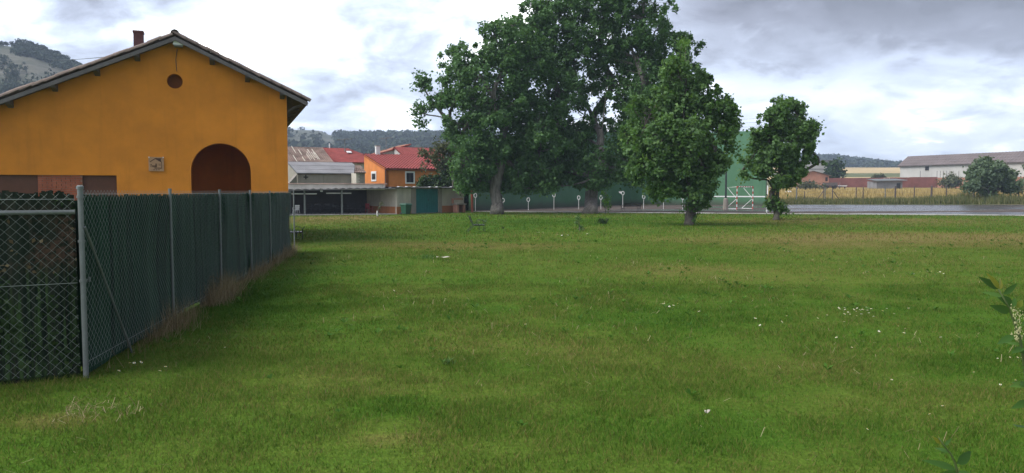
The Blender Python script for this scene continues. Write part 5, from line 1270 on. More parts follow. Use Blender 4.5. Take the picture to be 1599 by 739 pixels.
def make_tree(name, label, D, base, trunk, lobes, r0, n_leaf, lsize, lmat, bmat, seed, cat='tree', clump=.42, per=56, group=None, depth=1.0, shrink=1.0, spike=.22, slen=.4, sdv=5.0, sprd=.17, zmin=None, zlow=0.0, limb_pow=.42):
    """trunk: photo points from the foot up; lobes: crown masses (px, py, rx, ry[, dz, density])"""
    r = np.random.RandomState(seed); k = D / F
    t = thing(name, label, cat, base, 0, group)
    nodes = []; par = []; tr = [Vector(base) - UP * .1] + [P(a, b, D + dz) for a, b, dz in trunk]
    pts = []
    for a, b in zip(tr[:-1], tr[1:]):
        m_ = max(2, int((b - a).length / .5))
        for i in range(m_): pts.append(a.lerp(b, i / m_))
    pts.append(tr[-1])
    for i, p in enumerate(pts): nodes.append(np.array(p)); par.append(i - 1)
    ntr = len(nodes)
    Ls = []
    for lb in lobes:
        cx, cy, rx, ry = lb[:4]; dz = lb[4] if len(lb) > 4 else r.uniform(-1, 1) * .45 * (rx + 25) * k; de = lb[5] if len(lb) > 5 else 1.0
        Ls.append((np.array(P(cx, cy, D + dz)), np.array([rx, (rx + ry) / 2 * .85 * depth, ry]) * k * shrink, de))
    root = np.array(pts[0]); Ls.sort(key=lambda q: np.linalg.norm(q[0] - root))
    cl_c = []; cl_at = []; cl_ax = []; cl_de = []
    vol = np.array([np.prod(l[1]) ** .72 * l[2] for l in Ls]); ncl = n_leaf / per; cnt = np.maximum(2, (vol / vol.sum() * ncl)).astype(int)
    for (c, rad, de), nc in zip(Ls, cnt):
        A = np.array(nodes); d = np.linalg.norm(A - c, axis=1); up_ = A[:, 2] > c[2] - .15 * np.linalg.norm(c - root)
        hi = np.zeros(len(A)); hi[:ntr] = np.where(np.arange(ntr) < ntr * .45, 4.0, 0)
        hi += np.where(A[:, 2] < zlow, 5.0, 0); sc = d + up_ * (6 if not zmin else 2.5) + hi; i0 = int(np.argmin(sc)); a = A[i0]; dirp = a - A[par[i0]] if par[i0] >= 0 else np.array([0, 0, 1.])
        dirp = dirp / (np.linalg.norm(dirp) + 1e-9); l = np.linalg.norm(c - a); b1 = a + dirp * l * .35 + np.array([0, 0, l * .10]); b2 = c - (c - a) * .25 + np.array([0, 0, -l * .05]); c_end = c + np.array([0, 0, rad[2] * .35])
        ns = max(3, int(l / .6)); prev = i0; mine = []
        for j in range(1, ns + 1):
            f = j / ns; q = (1 - f) ** 3 * a + 3 * (1 - f) ** 2 * f * b1 + 3 * (1 - f) * f * f * b2 + f ** 3 * c_end + r.randn(3) * .05 * l / ns
            nodes.append(q); par.append(prev); prev = len(nodes) - 1; mine.append(prev)
        B = np.array([nodes[m_] for m_ in mine]); dr = unit(nc, r); rr = r.rand(nc) ** .5; spk = r.rand(nc) < spike; rr = np.where(spk, 1.0 + slen * r.rand(nc), rr); dr[:, 2] = np.where(spk, np.abs(dr[:, 2]) * .9 - .1, dr[:, 2])
        # crowns droop below and reach out above
        nsub = max(3, int(nc / sdv)); si = r.randint(0, nsub, nc); sdir = unit(nsub, r) * (r.rand(nsub) ** .45)[:, None]
        dd_ = np.where(spk[:, None], dr * rr[:, None], sdir[si] * .95 + r.randn(nc, 3) * sprd)
        cc = c + dd_ * rad
        if zmin: cc[:, 2] = np.where(cc[:, 2] < zmin, zmin + r.rand(nc) ** 2 * 1.0, cc[:, 2])
        dr = dd_ / (np.linalg.norm(dd_, axis=1, keepdims=True) + 1e-6)
        for q, dd, sk in zip(cc, dr, spk):
            j = int(np.argmin(np.linalg.norm(B - q, axis=1) + (B[:, 2] > q[2] + .1) * .6))
            cl_c.append(q); cl_at.append(mine[j]); cl_ax.append(dd); cl_de.append(.55 if sk else 1.0)
    cl_c = np.array(cl_c); cl_ax = np.array(cl_ax)
    # thickness of the wood by what it carries
    wgt = np.zeros(len(nodes)); 
    for j in cl_at: wgt[j] += 1
    for i in range(len(nodes) - 1, 0, -1): wgt[par[i]] += wgt[i]
    tot = max(1, wgt[0]); rad_n = np.maximum(.012, r0 * (wgt / tot) ** limb_pow)
    rad_n[:ntr] = np.maximum(rad_n[:ntr], r0 * .25 * (1 - np.arange(ntr) / ntr))
    mb = MB(); tp = [Vector(nodes[i]) for i in range(ntr)]
    rr = []
    for i in range(ntr):
        h_ = (tp[i] - tp[0]).length; rr.append(float(rad_n[i]) * (1 + .40 * math.exp(-h_ / (r0 * 1.0))))
    mb.tube(tp, rr, 14)
    vv = np.array(mb.v); nz = (fbm(vv[:, 0] * 5 + 3, vv[:, 2] * 1.4 + vv[:, 1] * 5, 3) - .5); cen = np.repeat(np.array(tp), 14, 0); vv = cen + (vv - cen) * (1 + .55 * nz)[:, None]; mb.v = [tuple(x) for x in vv]
    mb.build('trunk', bmat, t, smooth=True)
    mb = MB()
    for i in range(ntr, len(nodes)): mb.tube([nodes[par[i]], nodes[i]], [min(float(rad_n[par[i]]), float(rad_n[i]) * 1.25), float(rad_n[i])], 6 if rad_n[i] > .05 else 4, cap=False)
    for q, j in zip(cl_c, cl_at):
        a = np.array(nodes[j]); m_ = (a + q) / 2 + r.randn(3) * .06; mb.tube([a, m_, q], [min(.03, float(rad_n[j]) * .5), .012, .006], 3, cap=False)
    mb.build('branches', bmat, t)
    # leaves
    n = len(cl_c) * per; C0 = np.repeat(cl_c, per, 0); A0_ = np.repeat(cl_ax, per, 0); cr_ = clump * (np.repeat((.6 + .8 * r.rand(len(cl_c))) * np.array(cl_de), per))[:, None]
    off = r.randn(n, 3) * cr_ * np.array([.52, .52, .52]); off[:, 2] -= .12 * cr_[:, 0]
    C_ = C0 + off + A0_ * cr_ * .25
    Nn = unit(n, r) * .9 + A0_ * .55 + np.array([0, 0, .35]); Nn /= np.linalg.norm(Nn, axis=1, keepdims=True)
    V_, F_ = leaf_quads(C_, Nn, np.full(n, lsize), r)
    tone = np.clip(.45 + .20 * r.randn(n) + np.repeat(.15 * r.randn(len(cl_c)), per), 0, 1)
    np_mesh('crown', V_, F_, lmat, t, tint=tone, kind='stuff')
    return t
# the two old poplars, the two young ones
make_tree('poplar_tree', 'broad old poplar with a pale leaning trunk, nearest the teal door shed', 57.6, G(776.5, 334.5),
    [(776, 318, 0), (773, 298, 0), (775, 280, .1), (781, 255, .2), (786, 215, .3), (790, 165, .3)],
    [(664, 150, 15, 22, .5, .9), (655, 178, 12, 18, .3, .8), (678, 170, 16, 20, 0, .7), (692, 140, 16, 20), (716, 100, 22, 30), (722, 150, 26, 28), (742, 118, 32, 40), (776, 72, 28, 30), (802, 52, 20, 24), (790, 110, 36, 40), (826, 110, 34, 50),
     (735, 190, 36, 38), (713, 215, 18, 30), (770, 170, 42, 42), (805, 180, 44, 50), (740, 240, 34, 36), (722, 275, 22, 28), (765, 240, 40, 38), (805, 245, 42, 42), (752, 290, 36, 20), (800, 285, 38, 22), (838, 275, 36, 30), (842, 215, 34, 46), (735, 300, 16, 12), (828, 300, 28, 12)],
    .42, 64000, .21, L_DARK, M_BARK, 21, sdv=4.0, sprd=.19, zmin=1.95, zlow=2.4)
make_tree('poplar_tree', 'tallest old poplar with forking limbs and sky showing through its crown', 60.5, G(922, 333.5),
    [(923, 312, 0), (925, 294, 0), (928, 272, 0), (935, 240, .2), (940, 205, .2), (945, 160, .1), (950, 110, 0)],
    [(842, 28, 26, 28), (812, 48, 22, 24), (868, 45, 40, 44), (838, 55, 24, 30), (905, 0, 50, 44), (960, -8, 50, 42), (1004, 22, 40, 44), (1022, 62, 22, 34), (940, 45, 50, 40, 0, .8), (850, 100, 42, 48), (895, 95, 40, 40, 0, .8), (935, 95, 36, 34, 1.5, .75), (985, 85, 42, 46), (1030, 100, 34, 44), (1068, 78, 22, 22), (1078, 100, 16, 26),
     (870, 165, 44, 50), (905, 150, 28, 34, 1.5, .7), (1005, 150, 44, 50), (1045, 160, 40, 44), (955, 150, 26, 34, 2, .5), (930, 255, 30, 26, -1, .9), (930, 280, 30, 14, -1.5, .8), (925, 195, 24, 30, 2, .6), (1000, 205, 46, 46), (870, 225, 46, 42), (848, 270, 34, 24), (885, 272, 44, 24), (990, 250, 42, 30), (1010, 280, 24, 16), (905, 215, 28, 34, 1, .8), (900, 292, 20, 12), (955, 272, 30, 18, 0, .9), (960, 215, 28, 30, 2.5, .6), (1075, 130, 20, 26), (865, 293, 24, 9)],
    .50, 100000, .22, L_DARK, M_BARK, 33, limb_pow=.40, sdv=3.8, sprd=.19, zmin=2.3, zlow=2.8)
make_tree('poplar_tree', 'young poplar in front of the others with shoots at its foot, left of the goal', 38.8, G(1076, 351.5),
    [(1076, 338, 0), (1077, 318, 0), (1076, 295, 0), (1072, 250, .1), (1068, 190, .1), (1062, 130, 0)],
    [(1055, 112, 14, 22), (1050, 140, 24, 26), (1085, 135, 22, 26), (1104, 155, 22, 28), (1026, 168, 26, 28), (1065, 175, 34, 36), (1100, 190, 30, 36), (1125, 188, 20, 28), (1136, 165, 8, 14), (1008, 188, 18, 30), (1002, 225, 22, 30), (1035, 225, 36, 38), (1075, 230, 38, 40), (1112, 232, 28, 34), (1135, 210, 12, 26), (992, 255, 14, 20), (1022, 270, 32, 28), (1060, 275, 36, 32), (1098, 272, 28, 28), (1118, 262, 16, 22), (1040, 300, 24, 14), (1072, 305, 28, 18), (1100, 298, 18, 14), (1062, 88, 9, 16), (1070, 76, 6, 11), (1046, 104, 8, 12), (1122, 158, 13, 15), (1142, 178, 8, 13), (1141, 196, 9, 12), (986, 166, 9, 12), (984, 205, 11, 18), (984, 245, 12, 16), (1130, 252, 13, 14), (1085, 322, 12, 12, 0, .8), (1091, 330, 9, 14, -.1, 1.2)],
    .20, 40000, .165, L_MID, M_BARKD, 47, clump=.30, per=46, shrink=.92, spike=.28, slen=.55)
make_tree('poplar_tree', 'small young poplar with leafy shoots round its trunk, right of the goal', 45.8, G(1212.5, 343.5),
    [(1213, 330, 0), (1214, 310, 0), (1215, 290, 0), (1219, 250, 0), (1222, 200, 0), (1226, 165, 0)],
    [(1227, 160, 9, 12), (1215, 172, 18, 16), (1240, 176, 16, 18), (1203, 192, 16, 18), (1232, 200, 26, 22), (1258, 200, 14, 18), (1268, 214, 10, 14), (1200, 218, 24, 22), (1235, 228, 28, 24), (1260, 232, 12, 14), (1185, 235, 16, 16), (1172, 252, 10, 12), (1205, 248, 26, 20), (1240, 254, 22, 18), (1215, 272, 28, 16), (1246, 272, 12, 9), (1190, 270, 14, 12), (1228, 285, 16, 8), (1158, 275, 9, 7, 0, .9), (1278, 256, 7, 6, 0, .8), (1208, 322, 8, 12, -.1, 1.5), (1204, 308, 6, 10, 0, 1.0), (1219, 326, 6, 8, 0, .9)],
    .17, 23000, .175, L_MID, M_BARKD, 59, clump=.28, per=46, shrink=.90, spike=.28, slen=.6)
make_tree('round_tree', 'round dense tree growing at the edge of the wheat before the warehouse', 104, lift(P(1545, 314, 104)),
    [(1545, 308, 0), (1546, 300, 0), (1546, 280, 0), (1546, 260, 0)],
    [(1538, 258, 18, 12), (1555, 266, 18, 14), (1522, 272, 16, 14), (1544, 278, 26, 16), (1572, 278, 15, 14), (1512, 290, 10, 9), (1530, 292, 22, 10), (1560, 294, 24, 10), (1582, 290, 10, 10), (1545, 304, 14, 7)], .28, 15000, .34, L_WILLOW, M_BARKD, 61, clump=.6, per=46, shrink=.84, spike=.15, slen=.3)
make_tree('round_tree', 'tree cut by the right edge of the photograph beside the braced fence post', 110, lift(P(1624, 314, 110)),
    [(1624, 306, 0), (1624, 296, 0), (1623, 270, 0)], [(1618, 262, 13, 14), (1612, 280, 11, 13), (1632, 275, 18, 18), (1610, 292, 9, 8), (1628, 296, 18, 10)], .25, 8000, .34, L_WILLOW, M_BARKD, 62, clump=.6, per=46, shrink=.8, spike=.15, slen=.3)
make_tree('laurel_tree', 'dense dark green tree rising behind the right half of the cream shed', 69, G(708, 328),
    [(708, 318, 0), (708, 300, 0), (709, 270, 0)], [(706, 262, 14, 18), (722, 258, 16, 26), (700, 284, 18, 14), (724, 288, 16, 18), (712, 300, 18, 14), (730, 306, 9, 18)], .2, 12000, .26, L_BUSH, M_BARKD, 63, clump=.5, per=40)
make_tree('laurel_bush', 'rounded green bush showing above the cream shed roof before the orange house', 66, G(676, 330),
    [(676, 320, 0), (676, 305, 0), (677, 292, 0)], [(670, 283, 12, 8), (682, 286, 14, 8), (664, 290, 8, 6), (694, 290, 12, 7)], .1, 4200, .2, L_BUSH, M_BARKD, 64, clump=.36, per=36, cat='bush')
make_tree('ash_tree', 'thin olive green tree overhanging the red roof left of the old poplar', 63, G(706, 329),
    [(707, 310, 0), (708, 280, 0), (702, 250, 0)], [(690, 234, 16, 9, 0, .8), (672, 241, 14, 8, 0, .8), (658, 240, 8, 7, 0, .7), (682, 252, 12, 7, 0, .6), (703, 238, 14, 12), (668, 258, 6, 6, 0, .6)], .10, 1700, .2, L_OLIVE, M_BARKD, 65, clump=.4, per=30)
make_tree('field_bush', 'dark bush right of the white flat topped house', 222, lift(P(1304, 280, 222)), [(1304, 274, 0), (1304, 266, 0)], [(1303, 262, 7, 9), (1306, 270, 8, 8), (1300, 274, 6, 5)], .2, 2400, .7, L_BUSH, M_BARKD, 66, clump=1.3, per=30, cat='bush')
make_tree('field_bush', 'pale green bush behind the burgundy wall left of the low hut', 212, lift(P(1373, 280, 212)), [(1373, 277, 0), (1373, 273, 0)], [(1373, 276, 5, 2.5), (1378, 278, 5, 2), (1368, 278, 4, 2)], .12, 900, .5, L_OLIVE, M_BARKD, 67, clump=.6, per=30, cat='bush')
make_tree('field_bush', 'straggling bush before the pink wall left of the round tree', 188, lift(P(1482, 293, 188)), [(1482, 289, 0), (1482, 285, 0)], [(1478, 287, 7, 4), (1490, 285, 8, 5), (1484, 282, 8, 4)], .12, 2000, .5, L_OLIVE, M_BARKD, 68, clump=1.0, per=30, cat='bush')
make_tree('field_bush', 'grey green bush at the foot of the pink brick shed', 178, lift(P(1262, 298, 178)), [(1262, 295, 0), (1262, 292, 0)], [(1258, 292, 9, 5), (1272, 293, 9, 4), (1282, 294, 6, 3)], .12, 2000, .45, L_OLIVE, M_BARKD, 69, clump=.9, per=30, cat='bush')
# saplings on the lawn
make_tree('sapling', 'thin sapling with pale tip leaves standing on the lawn between the big poplars', 33.5, G(905.5, 360.5), [(905, 352, 0), (904, 344, 0), (903, 339, 0)], [(903, 341, 2.5, 3), (901, 348, 2, 2), (906, 353, 4, 2, 0, .6), (907, 360, 6, 1.5)], .012, 420, .07, L_MID, M_BARKD, 71, clump=.07, per=12, limb_pow=.5)
make_tree('sapling', 'slender sapling right beside the trunk of the tallest poplar', 55, G(945.5, 334), [(945, 325, 0), (946, 312, 0), (946, 300, 0)], [(946, 304, 5, 6, 0, .8), (944, 315, 6, 5), (949, 312, 5, 5), (947, 324, 6, 4), (942, 306, 3, 4)], .025, 460, .10, L_WEED, M_BARKD, 72, clump=.16, per=14)
sp = make_tree('sapling', 'bare leaning sapling with a white guard on the grass before the porch', 50, G(589.5, 337.5), [(590, 330, 0), (592, 324, 0), (594, 317, 0)], [(594, 319, 3, 3, 0, .5), (591, 325, 2.5, 2, 0, .5)], .02, 90, .08, L_OLIVE, M_BARKD, 73, clump=.12, per=9)
mb = MB(); q = G(589.5, 337.5); mb.tube([q, q + UP * .36], .06, 8); mb.build('tree_guard', M_WHITE, sp)
def tuft(name, label, q, n_, hgt, wid, mat, spread, seed, cat='grass tuft', lean=.6):
    r = np.random.RandomState(seed); a = r.rand(n_) * 6.283; la = r.rand(n_) * 6.283; h = hgt * (.5 + .6 * r.rand(n_)); ln = h * lean * (.3 + r.rand(n_)); sx = r.randn(n_) * spread * .4; sy = r.randn(n_) * spread * .4
    dx, dy = np.cos(a) * wid / 2, np.sin(a) * wid / 2; z0 = np.zeros(n_) - .01
    V_ = np.stack([np.stack([sx - dx, sy - dy, z0], -1), np.stack([sx + dx, sy + dy, z0], -1), np.stack([sx + dx * .6 + np.cos(la) * ln * .4, sy + dy * .6 + np.sin(la) * ln * .4, h * .65], -1), np.stack([sx + np.cos(la) * ln, sy + np.sin(la) * ln, h], -1)], 1).reshape(-1, 3)
    o = np_mesh(name, V_, np.arange(n_ * 4).reshape(-1, 4), mat, tint=r.rand(n_)); o.location = q; return tag(o, label, cat)
tuft('grass_tuft', 'dark tuft of coarse grass on the lawn before the tallest poplar', G(941, 349.5), 90, .30, .03, L_BUSH, .35, 1)
tuft('grass_tuft', 'bright green weed rosette in the foreground lawn', G(697, 567), 40, .055, .012, L_MID, .05, 2, 'weed', 1.4)
tuft('grass_tuft', 'dark weed clump at the left of the pale paper scrap', G(664, 403), 60, .10, .02, L_MID, .25, 3, 'weed', 1.0)
tuft('grass_tuft', 'small dark tuft on the lawn right of the lone bench', G(786, 357.5), 16, .14, .015, L_BUSH, .03, 4)
def rosettes():
    r = np.random.RandomState(19); n_ = 1100; y = np.sqrt(r.rand(n_) * (26 ** 2 - 4.2 ** 2) + 4.2 ** 2); x = (r.rand(n_) * 2 - 1) * (.72 * y + .5); k = fbm(x * .5 + 20, y * .5, 3); m_ = (r.rand(n_) < np.clip((k - .38) * 4, .05, 1)) & (x > -3.6 - 2.5 * (y - 7) / 15.2); x, y = x[m_], y[m_]; n_ = len(x)
    per = 8; R_ = np.repeat(.025 + .035 * r.rand(n_), per) * (1 + .03 * np.repeat(y, per)); a = r.rand(n_ * per) * 6.283; cx_ = np.repeat(x, per); cy_ = np.repeat(y, per); dx, dy = np.cos(a), np.sin(a); L_ = R_ * (.6 + .6 * r.rand(n_ * per)); h = L_ * (.35 + .5 * r.rand(n_ * per)); z0 = .008
    V_ = np.stack([np.stack([cx_, cy_, np.full_like(L_, z0)], -1), np.stack([cx_ + dx * L_ * .6 - dy * L_ * .22, cy_ + dy * L_ * .6 + dx * L_ * .22, z0 + h * .8], -1), np.stack([cx_ + dx * L_, cy_ + dy * L_, z0 + h], -1), np.stack([cx_ + dx * L_ * .6 + dy * L_ * .22, cy_ + dy * L_ * .6 - dx * L_ * .22, z0 + h * .8], -1)], 1).reshape(-1, 3)
    tag(np_mesh('lawn_weeds', V_, np.arange(n_ * per * 4).reshape(-1, 4), L_WEED, tint=np.clip(np.repeat(.2 + .5 * r.rand(n_), per) + .1 * r.randn(n_ * per), 0, 1), kind='stuff'), 'small broad leaved weeds sprinkled through the mown lawn', 'weeds')
    n_ = 7000; y = np.sqrt(r.rand(n_) * (22 ** 2 - 4.2 ** 2) + 4.2 ** 2); x = (r.rand(n_) * 2 - 1) * (.72 * y + .5); k = fbm(x * .7 + 60, y * .7, 3); keep = (r.rand(n_) < np.clip((k - .42) * 3.5, .04, 1)); x[:320] = -3.4 + .30 * r.randn(320); y[:320] = 5.75 + .14 * r.randn(320); keep[:320] = True; keep &= x > -3.6 - 2.5 * (y - 7) / 15.2; x, y = x[keep], y[keep]; n_ = len(x)
    a = r.rand(n_) * 3.1416; L_ = (.012 + .03 * r.rand(n_)); wd = .0007 + .00016 * y; tz = .02 + .03 * r.rand(n_); dx, dy = np.cos(a), np.sin(a); tl = .02 * r.randn(n_)
    V_ = np.stack([np.stack([x - dx * L_ - dy * wd, y - dy * L_ + dx * wd, tz - tl], -1), np.stack([x - dx * L_ + dy * wd, y - dy * L_ - dx * wd, tz - tl], -1), np.stack([x + dx * L_ + dy * wd, y + dy * L_ - dx * wd, tz + tl], -1), np.stack([x + dx * L_ - dy * wd, y + dy * L_ + dx * wd, tz + tl], -1)], 1).reshape(-1, 3)
    tag(np_mesh('straw', V_, np.arange(n_ * 4).reshape(-1, 4), M_DRY, tint=r.rand(n_), kind='stuff'), 'dry straw clippings caught in the mown grass', 'straw')
rosettes()
def creeper():
    r = np.random.RandomState(27); n_ = 5200; s_ = r.rand(n_) * gL; z = r.rand(n_) * 1.62; k = fbm(s_ * 5 + 3, z * 1.6, 3) + .12 * (z < .75) + .15 * (z > 1.5); m_ = r.rand(n_) < np.clip((k - .46) * 4, .02, 1); s_, z = s_[m_], z[m_]; n_ = len(s_)
    q = np.array(q0)[None] + np.array(gd)[None] * s_[:, None] - np.array(gn)[None] * (.035 + .05 * r.rand(n_))[:, None]; q[:, 2] = z
    Nn = np.array(gn)[None] + .6 * unit(n_, r); Nn /= np.linalg.norm(Nn, axis=1, keepdims=True)
    V_, F_ = leaf_quads(q, Nn, np.full(n_, .042), r, .7)
    hb = (z > .95) & (z < 1.42); np_mesh('creeper', V_[np.repeat(~hb, 4)], np.arange(int((~hb).sum()) * 4).reshape(-1, 4), L_BUSH, fence2, tint=np.clip(.3 + .3 * r.randn(int((~hb).sum())), 0, 1), kind='stuff')
    np_mesh('dead_leaves', V_[np.repeat(hb, 4)], np.arange(int(hb.sum()) * 4).reshape(-1, 4), M_DRY, fence2, tint=np.clip(.15 + .25 * r.randn(int(hb.sum())), 0, 1), kind='stuff')
creeper()
# long arching stem leaning out of the fence foot
mb = MB(); q = G(318, 470); mb.tube([q + Vector((-.1, 0, 0)), q + Vector((-.02, .02, .25)), q + Vector((.12, .02, .38)), q + Vector((.28, -.02, .33)), q + Vector((.42, -.05, .18))], [.005, .004, .004, .003, .002], 5)
tag(mb.build('dry_stalk', M_DRY), 'long pale stalk arching out from the foot of the green fence', 'stalk')
mb = MB(); q = G(389, 420); mb.tube([q, q + Vector((0, 0, .5)), q + Vector((.12, 0, .85)), q + Vector((.36, 0, .95)), q + Vector((.5, 0, .78))], [.006, .005, .004, .003, .002], 5)
tag(mb.build('dry_stalk', M_DRY), 'tall grass stalk arching against the far half of the green fence', 'stalk')
mb = MB(); q = G(277, 487); mb.obox(q - Vector((.05, .05, .05)), (.10, .01, 0), (0, .12, 0), (0.01, 0, .22)); tag(mb.build('concrete_stub', M_KERB), 'short concrete stub at the foot of the fence among dry stems', 'stub')
# ================================================================ VEGETATION OF THE HILLS
def bush_mass(name, label, x, y, rad, mat, seed, per=26, q_=.55, squash=.75, sink=.25, sel=None):
    r = np.random.RandomState(seed); z = land(x, y); n_ = len(x) * per
    d = unit(n_, r) * (r.rand(n_) ** .4)[:, None]; R_ = np.repeat(rad, per)[:, None]
    C_ = np.repeat(np.stack([x, y, z + rad * (squash - sink)], -1), per, 0) + d * R_ * np.array([1, 1, squash])
    Nn = d + .5 * unit(n_, r); Nn /= np.linalg.norm(Nn, axis=1, keepdims=True)
    V_, F_ = leaf_quads(C_, Nn, np.repeat(rad, per) * q_, r, .95, .1)
    o = np_mesh(name, V_, F_, mat, tint=np.clip(np.repeat(.45 + .2 * r.randn(len(x)), per) + .15 * r.randn(n_), 0, 1), kind='stuff')
    return tag(o, label, 'scrub') if label else o
r = np.random.RandomState(77)
def scatter(n_, t0, t1, y0, y1, f):
    y = y0 + (y1 - y0) * r.rand(n_) ** .8; t = t0 + (t1 - t0) * r.rand(n_); x = (t - 799.5) / F * y; k = f(x, y, t); m_ = r.rand(n_) < k; return x[m_], y[m_], t[m_]
x, y, t = scatter(3600, 430, 780, 300, 925, lambda x, y, t: np.clip((fbm(x * .012, y * .012, 4) - .30) * 3.6 + np.where((t > 525), .5, -.25), 0, 1) * np.where((t < 520) & (y > 780), .35, 1))
bush_mass('hill_scrub', 'dark pines and scrub covering the long hill behind the village', x, y, 2.2 + 3.2 * r.rand(len(x)), L_SCRUB, 5, 22)
x, y, t = scatter(2600, 1180, 1480, 650, 1125, lambda x, y, t: np.clip((fbm(x * .012 + 5, y * .012, 4) - .34) * 4 + np.where(y > 1040, .4, .1), 0, 1))
bush_mass('hill_scrub', 'dark wood on the hill beyond the stubble fields at the right', x, y, 2.4 + 3.6 * r.rand(len(x)), L_SCRUB, 6, 22)
x, y, t = scatter(1500, -160, 230, 215, 392, lambda x, y, t: np.clip((fbm(x * .03, y * .03, 4) - .40) * 4.5, 0.02, 1))
bush_mass('hill_scrub', 'scattered shrubs on the stony hill behind the hall', x, y, 1.0 + 2.0 * r.rand(len(x)), L_SCRUB, 7, 40, .4)
x = []; y = []
for t in np.arange(440, 516, 1.2):
    D = 915 + r.uniform(-8, 8); x.append((t + r.uniform(-.5, .5) - 799.5) / F * D); y.append(D)
x = np.array(x); bush_mass('hill_scrub', 'dark line of pines along the top of the mesa', x, np.array(y), 2.6 + 1.4 * r.rand(len(x)) + np.where(np.abs(np.arange(len(x)) - 55) < 4, 2.0, 0), L_PINE, 8, 40, .4)
# evergreen trees on the crest of the near hill
protos = []
for k in range(3):
    tr_ = thing('evergreen_tree', '-', 'tree', (0, 0, -60)); rr_ = np.random.RandomState(90 + k)
    mb = MB(); mb.tube([(0, 0, -1.5), (.1, 0, 1.5), (0, .1, 3.6)], [.3, .22, .1], 7); mb.build('trunk', M_BARKD, tr_, local=True)
    d = unit(420, rr_) * (rr_.rand(420) ** .45)[:, None]; cl = rr_.randint(0, 5, 420); cen = rr_.randn(5, 3) * np.array([1.1, 1.1, .7]) + np.array([0, 0, 3.2]); C_ = cen[cl] + d * np.array([1.7, 1.7, 1.25])
    Nn = d + .5 * unit(420, rr_); Nn /= np.linalg.norm(Nn, axis=1, keepdims=True); V_, F_ = leaf_quads(C_, Nn, np.full(420, .85), rr_)
    np_mesh('crown', V_, F_, L_PINE, tr_, tint=np.clip(.45 + .2 * rr_.randn(420), 0, 1), kind='stuff', local=True); protos.append(tr_)
crest = [3, 11, 19, 30, 37, 41, 47, 52, 57, 62, 68, 74, 79, 84, 88, 93, 97, 102, 106, 112, 117, 122, 128, 134]
for k, t in enumerate(crest):
    D = 377 + r.uniform(-6, 3); x_ = (t - 799.5) / F * D; s_ = r.uniform(.6, 1.05) * (.55 if t < 32 else 1.0)
    o = protos[k] if k < 3 else dup_tree(protos[k % 3])
    o.location = (x_, D, ground_z(x_, D) - .4); o.rotation_euler = (0, 0, r.uniform(0, 6)); o.scale = (s_ * r.uniform(.9, 1.2), s_ * r.uniform(.9, 1.2), s_)
    o['label'] = 'dark evergreen on the skyline of the stony hill, %s from the left' % ORD[k]; o['group'] = 'evergreen trees on the hill crest'; o['category'] = 'tree'
x = []; y = []
for t in np.arange(34, 136, 1.1):
    D = 362 + r.uniform(-16, 10); x.append((t - 799.5) / F * D); y.append(D)
x = np.array(x); bush_mass('hill_scrub', 'dark thicket just below the crest of the stony hill', x, np.array(y), 1.6 + 1.6 * r.rand(len(x)), L_PINE, 9, 36, .42)
# ================================================================ PRIVET AT THE RIGHT EDGE
M_PLEAF = leaf_mat('privet_leaf', (.03, .075, .015), (.055, .125, .025), (.10, .19, .04), None, .3, .55)
M_PYOUNG = leaf_mat('young_privet_leaf', (.10, .14, .02), (.20, .22, .03), (.30, .28, .05), None, .4, .4)
M_STEM = plain('green_stem', (.07, .10, .03), .6, .2, 20, .1, 100)
M_BUD = plain('cream_buds', (.42, .40, .20), .6, .25, 90, .1, 200)
pbase = Vector((1.16, 1.92, 0)); priv = thing('privet_shrub', 'privet shrub with pointed leaves and a cream flower panicle at the right edge', 'shrub', pbase)
DA, DB = 1.78, 1.66
stemA = [(1559, 452), (1573.5, 477), (1582, 499), (1592, 526), (1598, 560), (1603, 600), (1606, 650), (1612, 740)]
stemB = [(1466, 684), (1474, 696), (1484, 708), (1491, 722), (1497, 745), (1510, 800)]
mb = MB()
pa = [P(a, b, DA) for a, b in stemA]; pb = [P(a, b, DB) for a, b in stemB]
mb.tube(pa + [pa[-1].lerp(pbase, .5) + Vector((.02, 0, .05)), pbase + Vector((.03, 0, -.02))], [.0016, .0022, .0026, .003, .0034, .004, .0045, .005, .008, .011], 7)
mb.tube(pb + [pb[-1].lerp(pbase, .5) + Vector((-.06, 0, .08)), pbase - Vector((.03, 0, .02))], [.0014, .0018, .002, .0024, .003, .0036, .007, .010], 7)
for k in range(4):
    a = pbase + Vector((.12 + .02 * k, .03, 0)); mb.tube([a - UP * .02, a + Vector((.15 + .06 * k, .1 - .08 * k, .5)), a + Vector((.26 + .10 * k, .15 - .12 * k, 1.0 + .1 * k))], [.010, .007, .003], 6)
mb.build('stems', M_STEM, priv, smooth=True)
rl = np.random.RandomState(15)
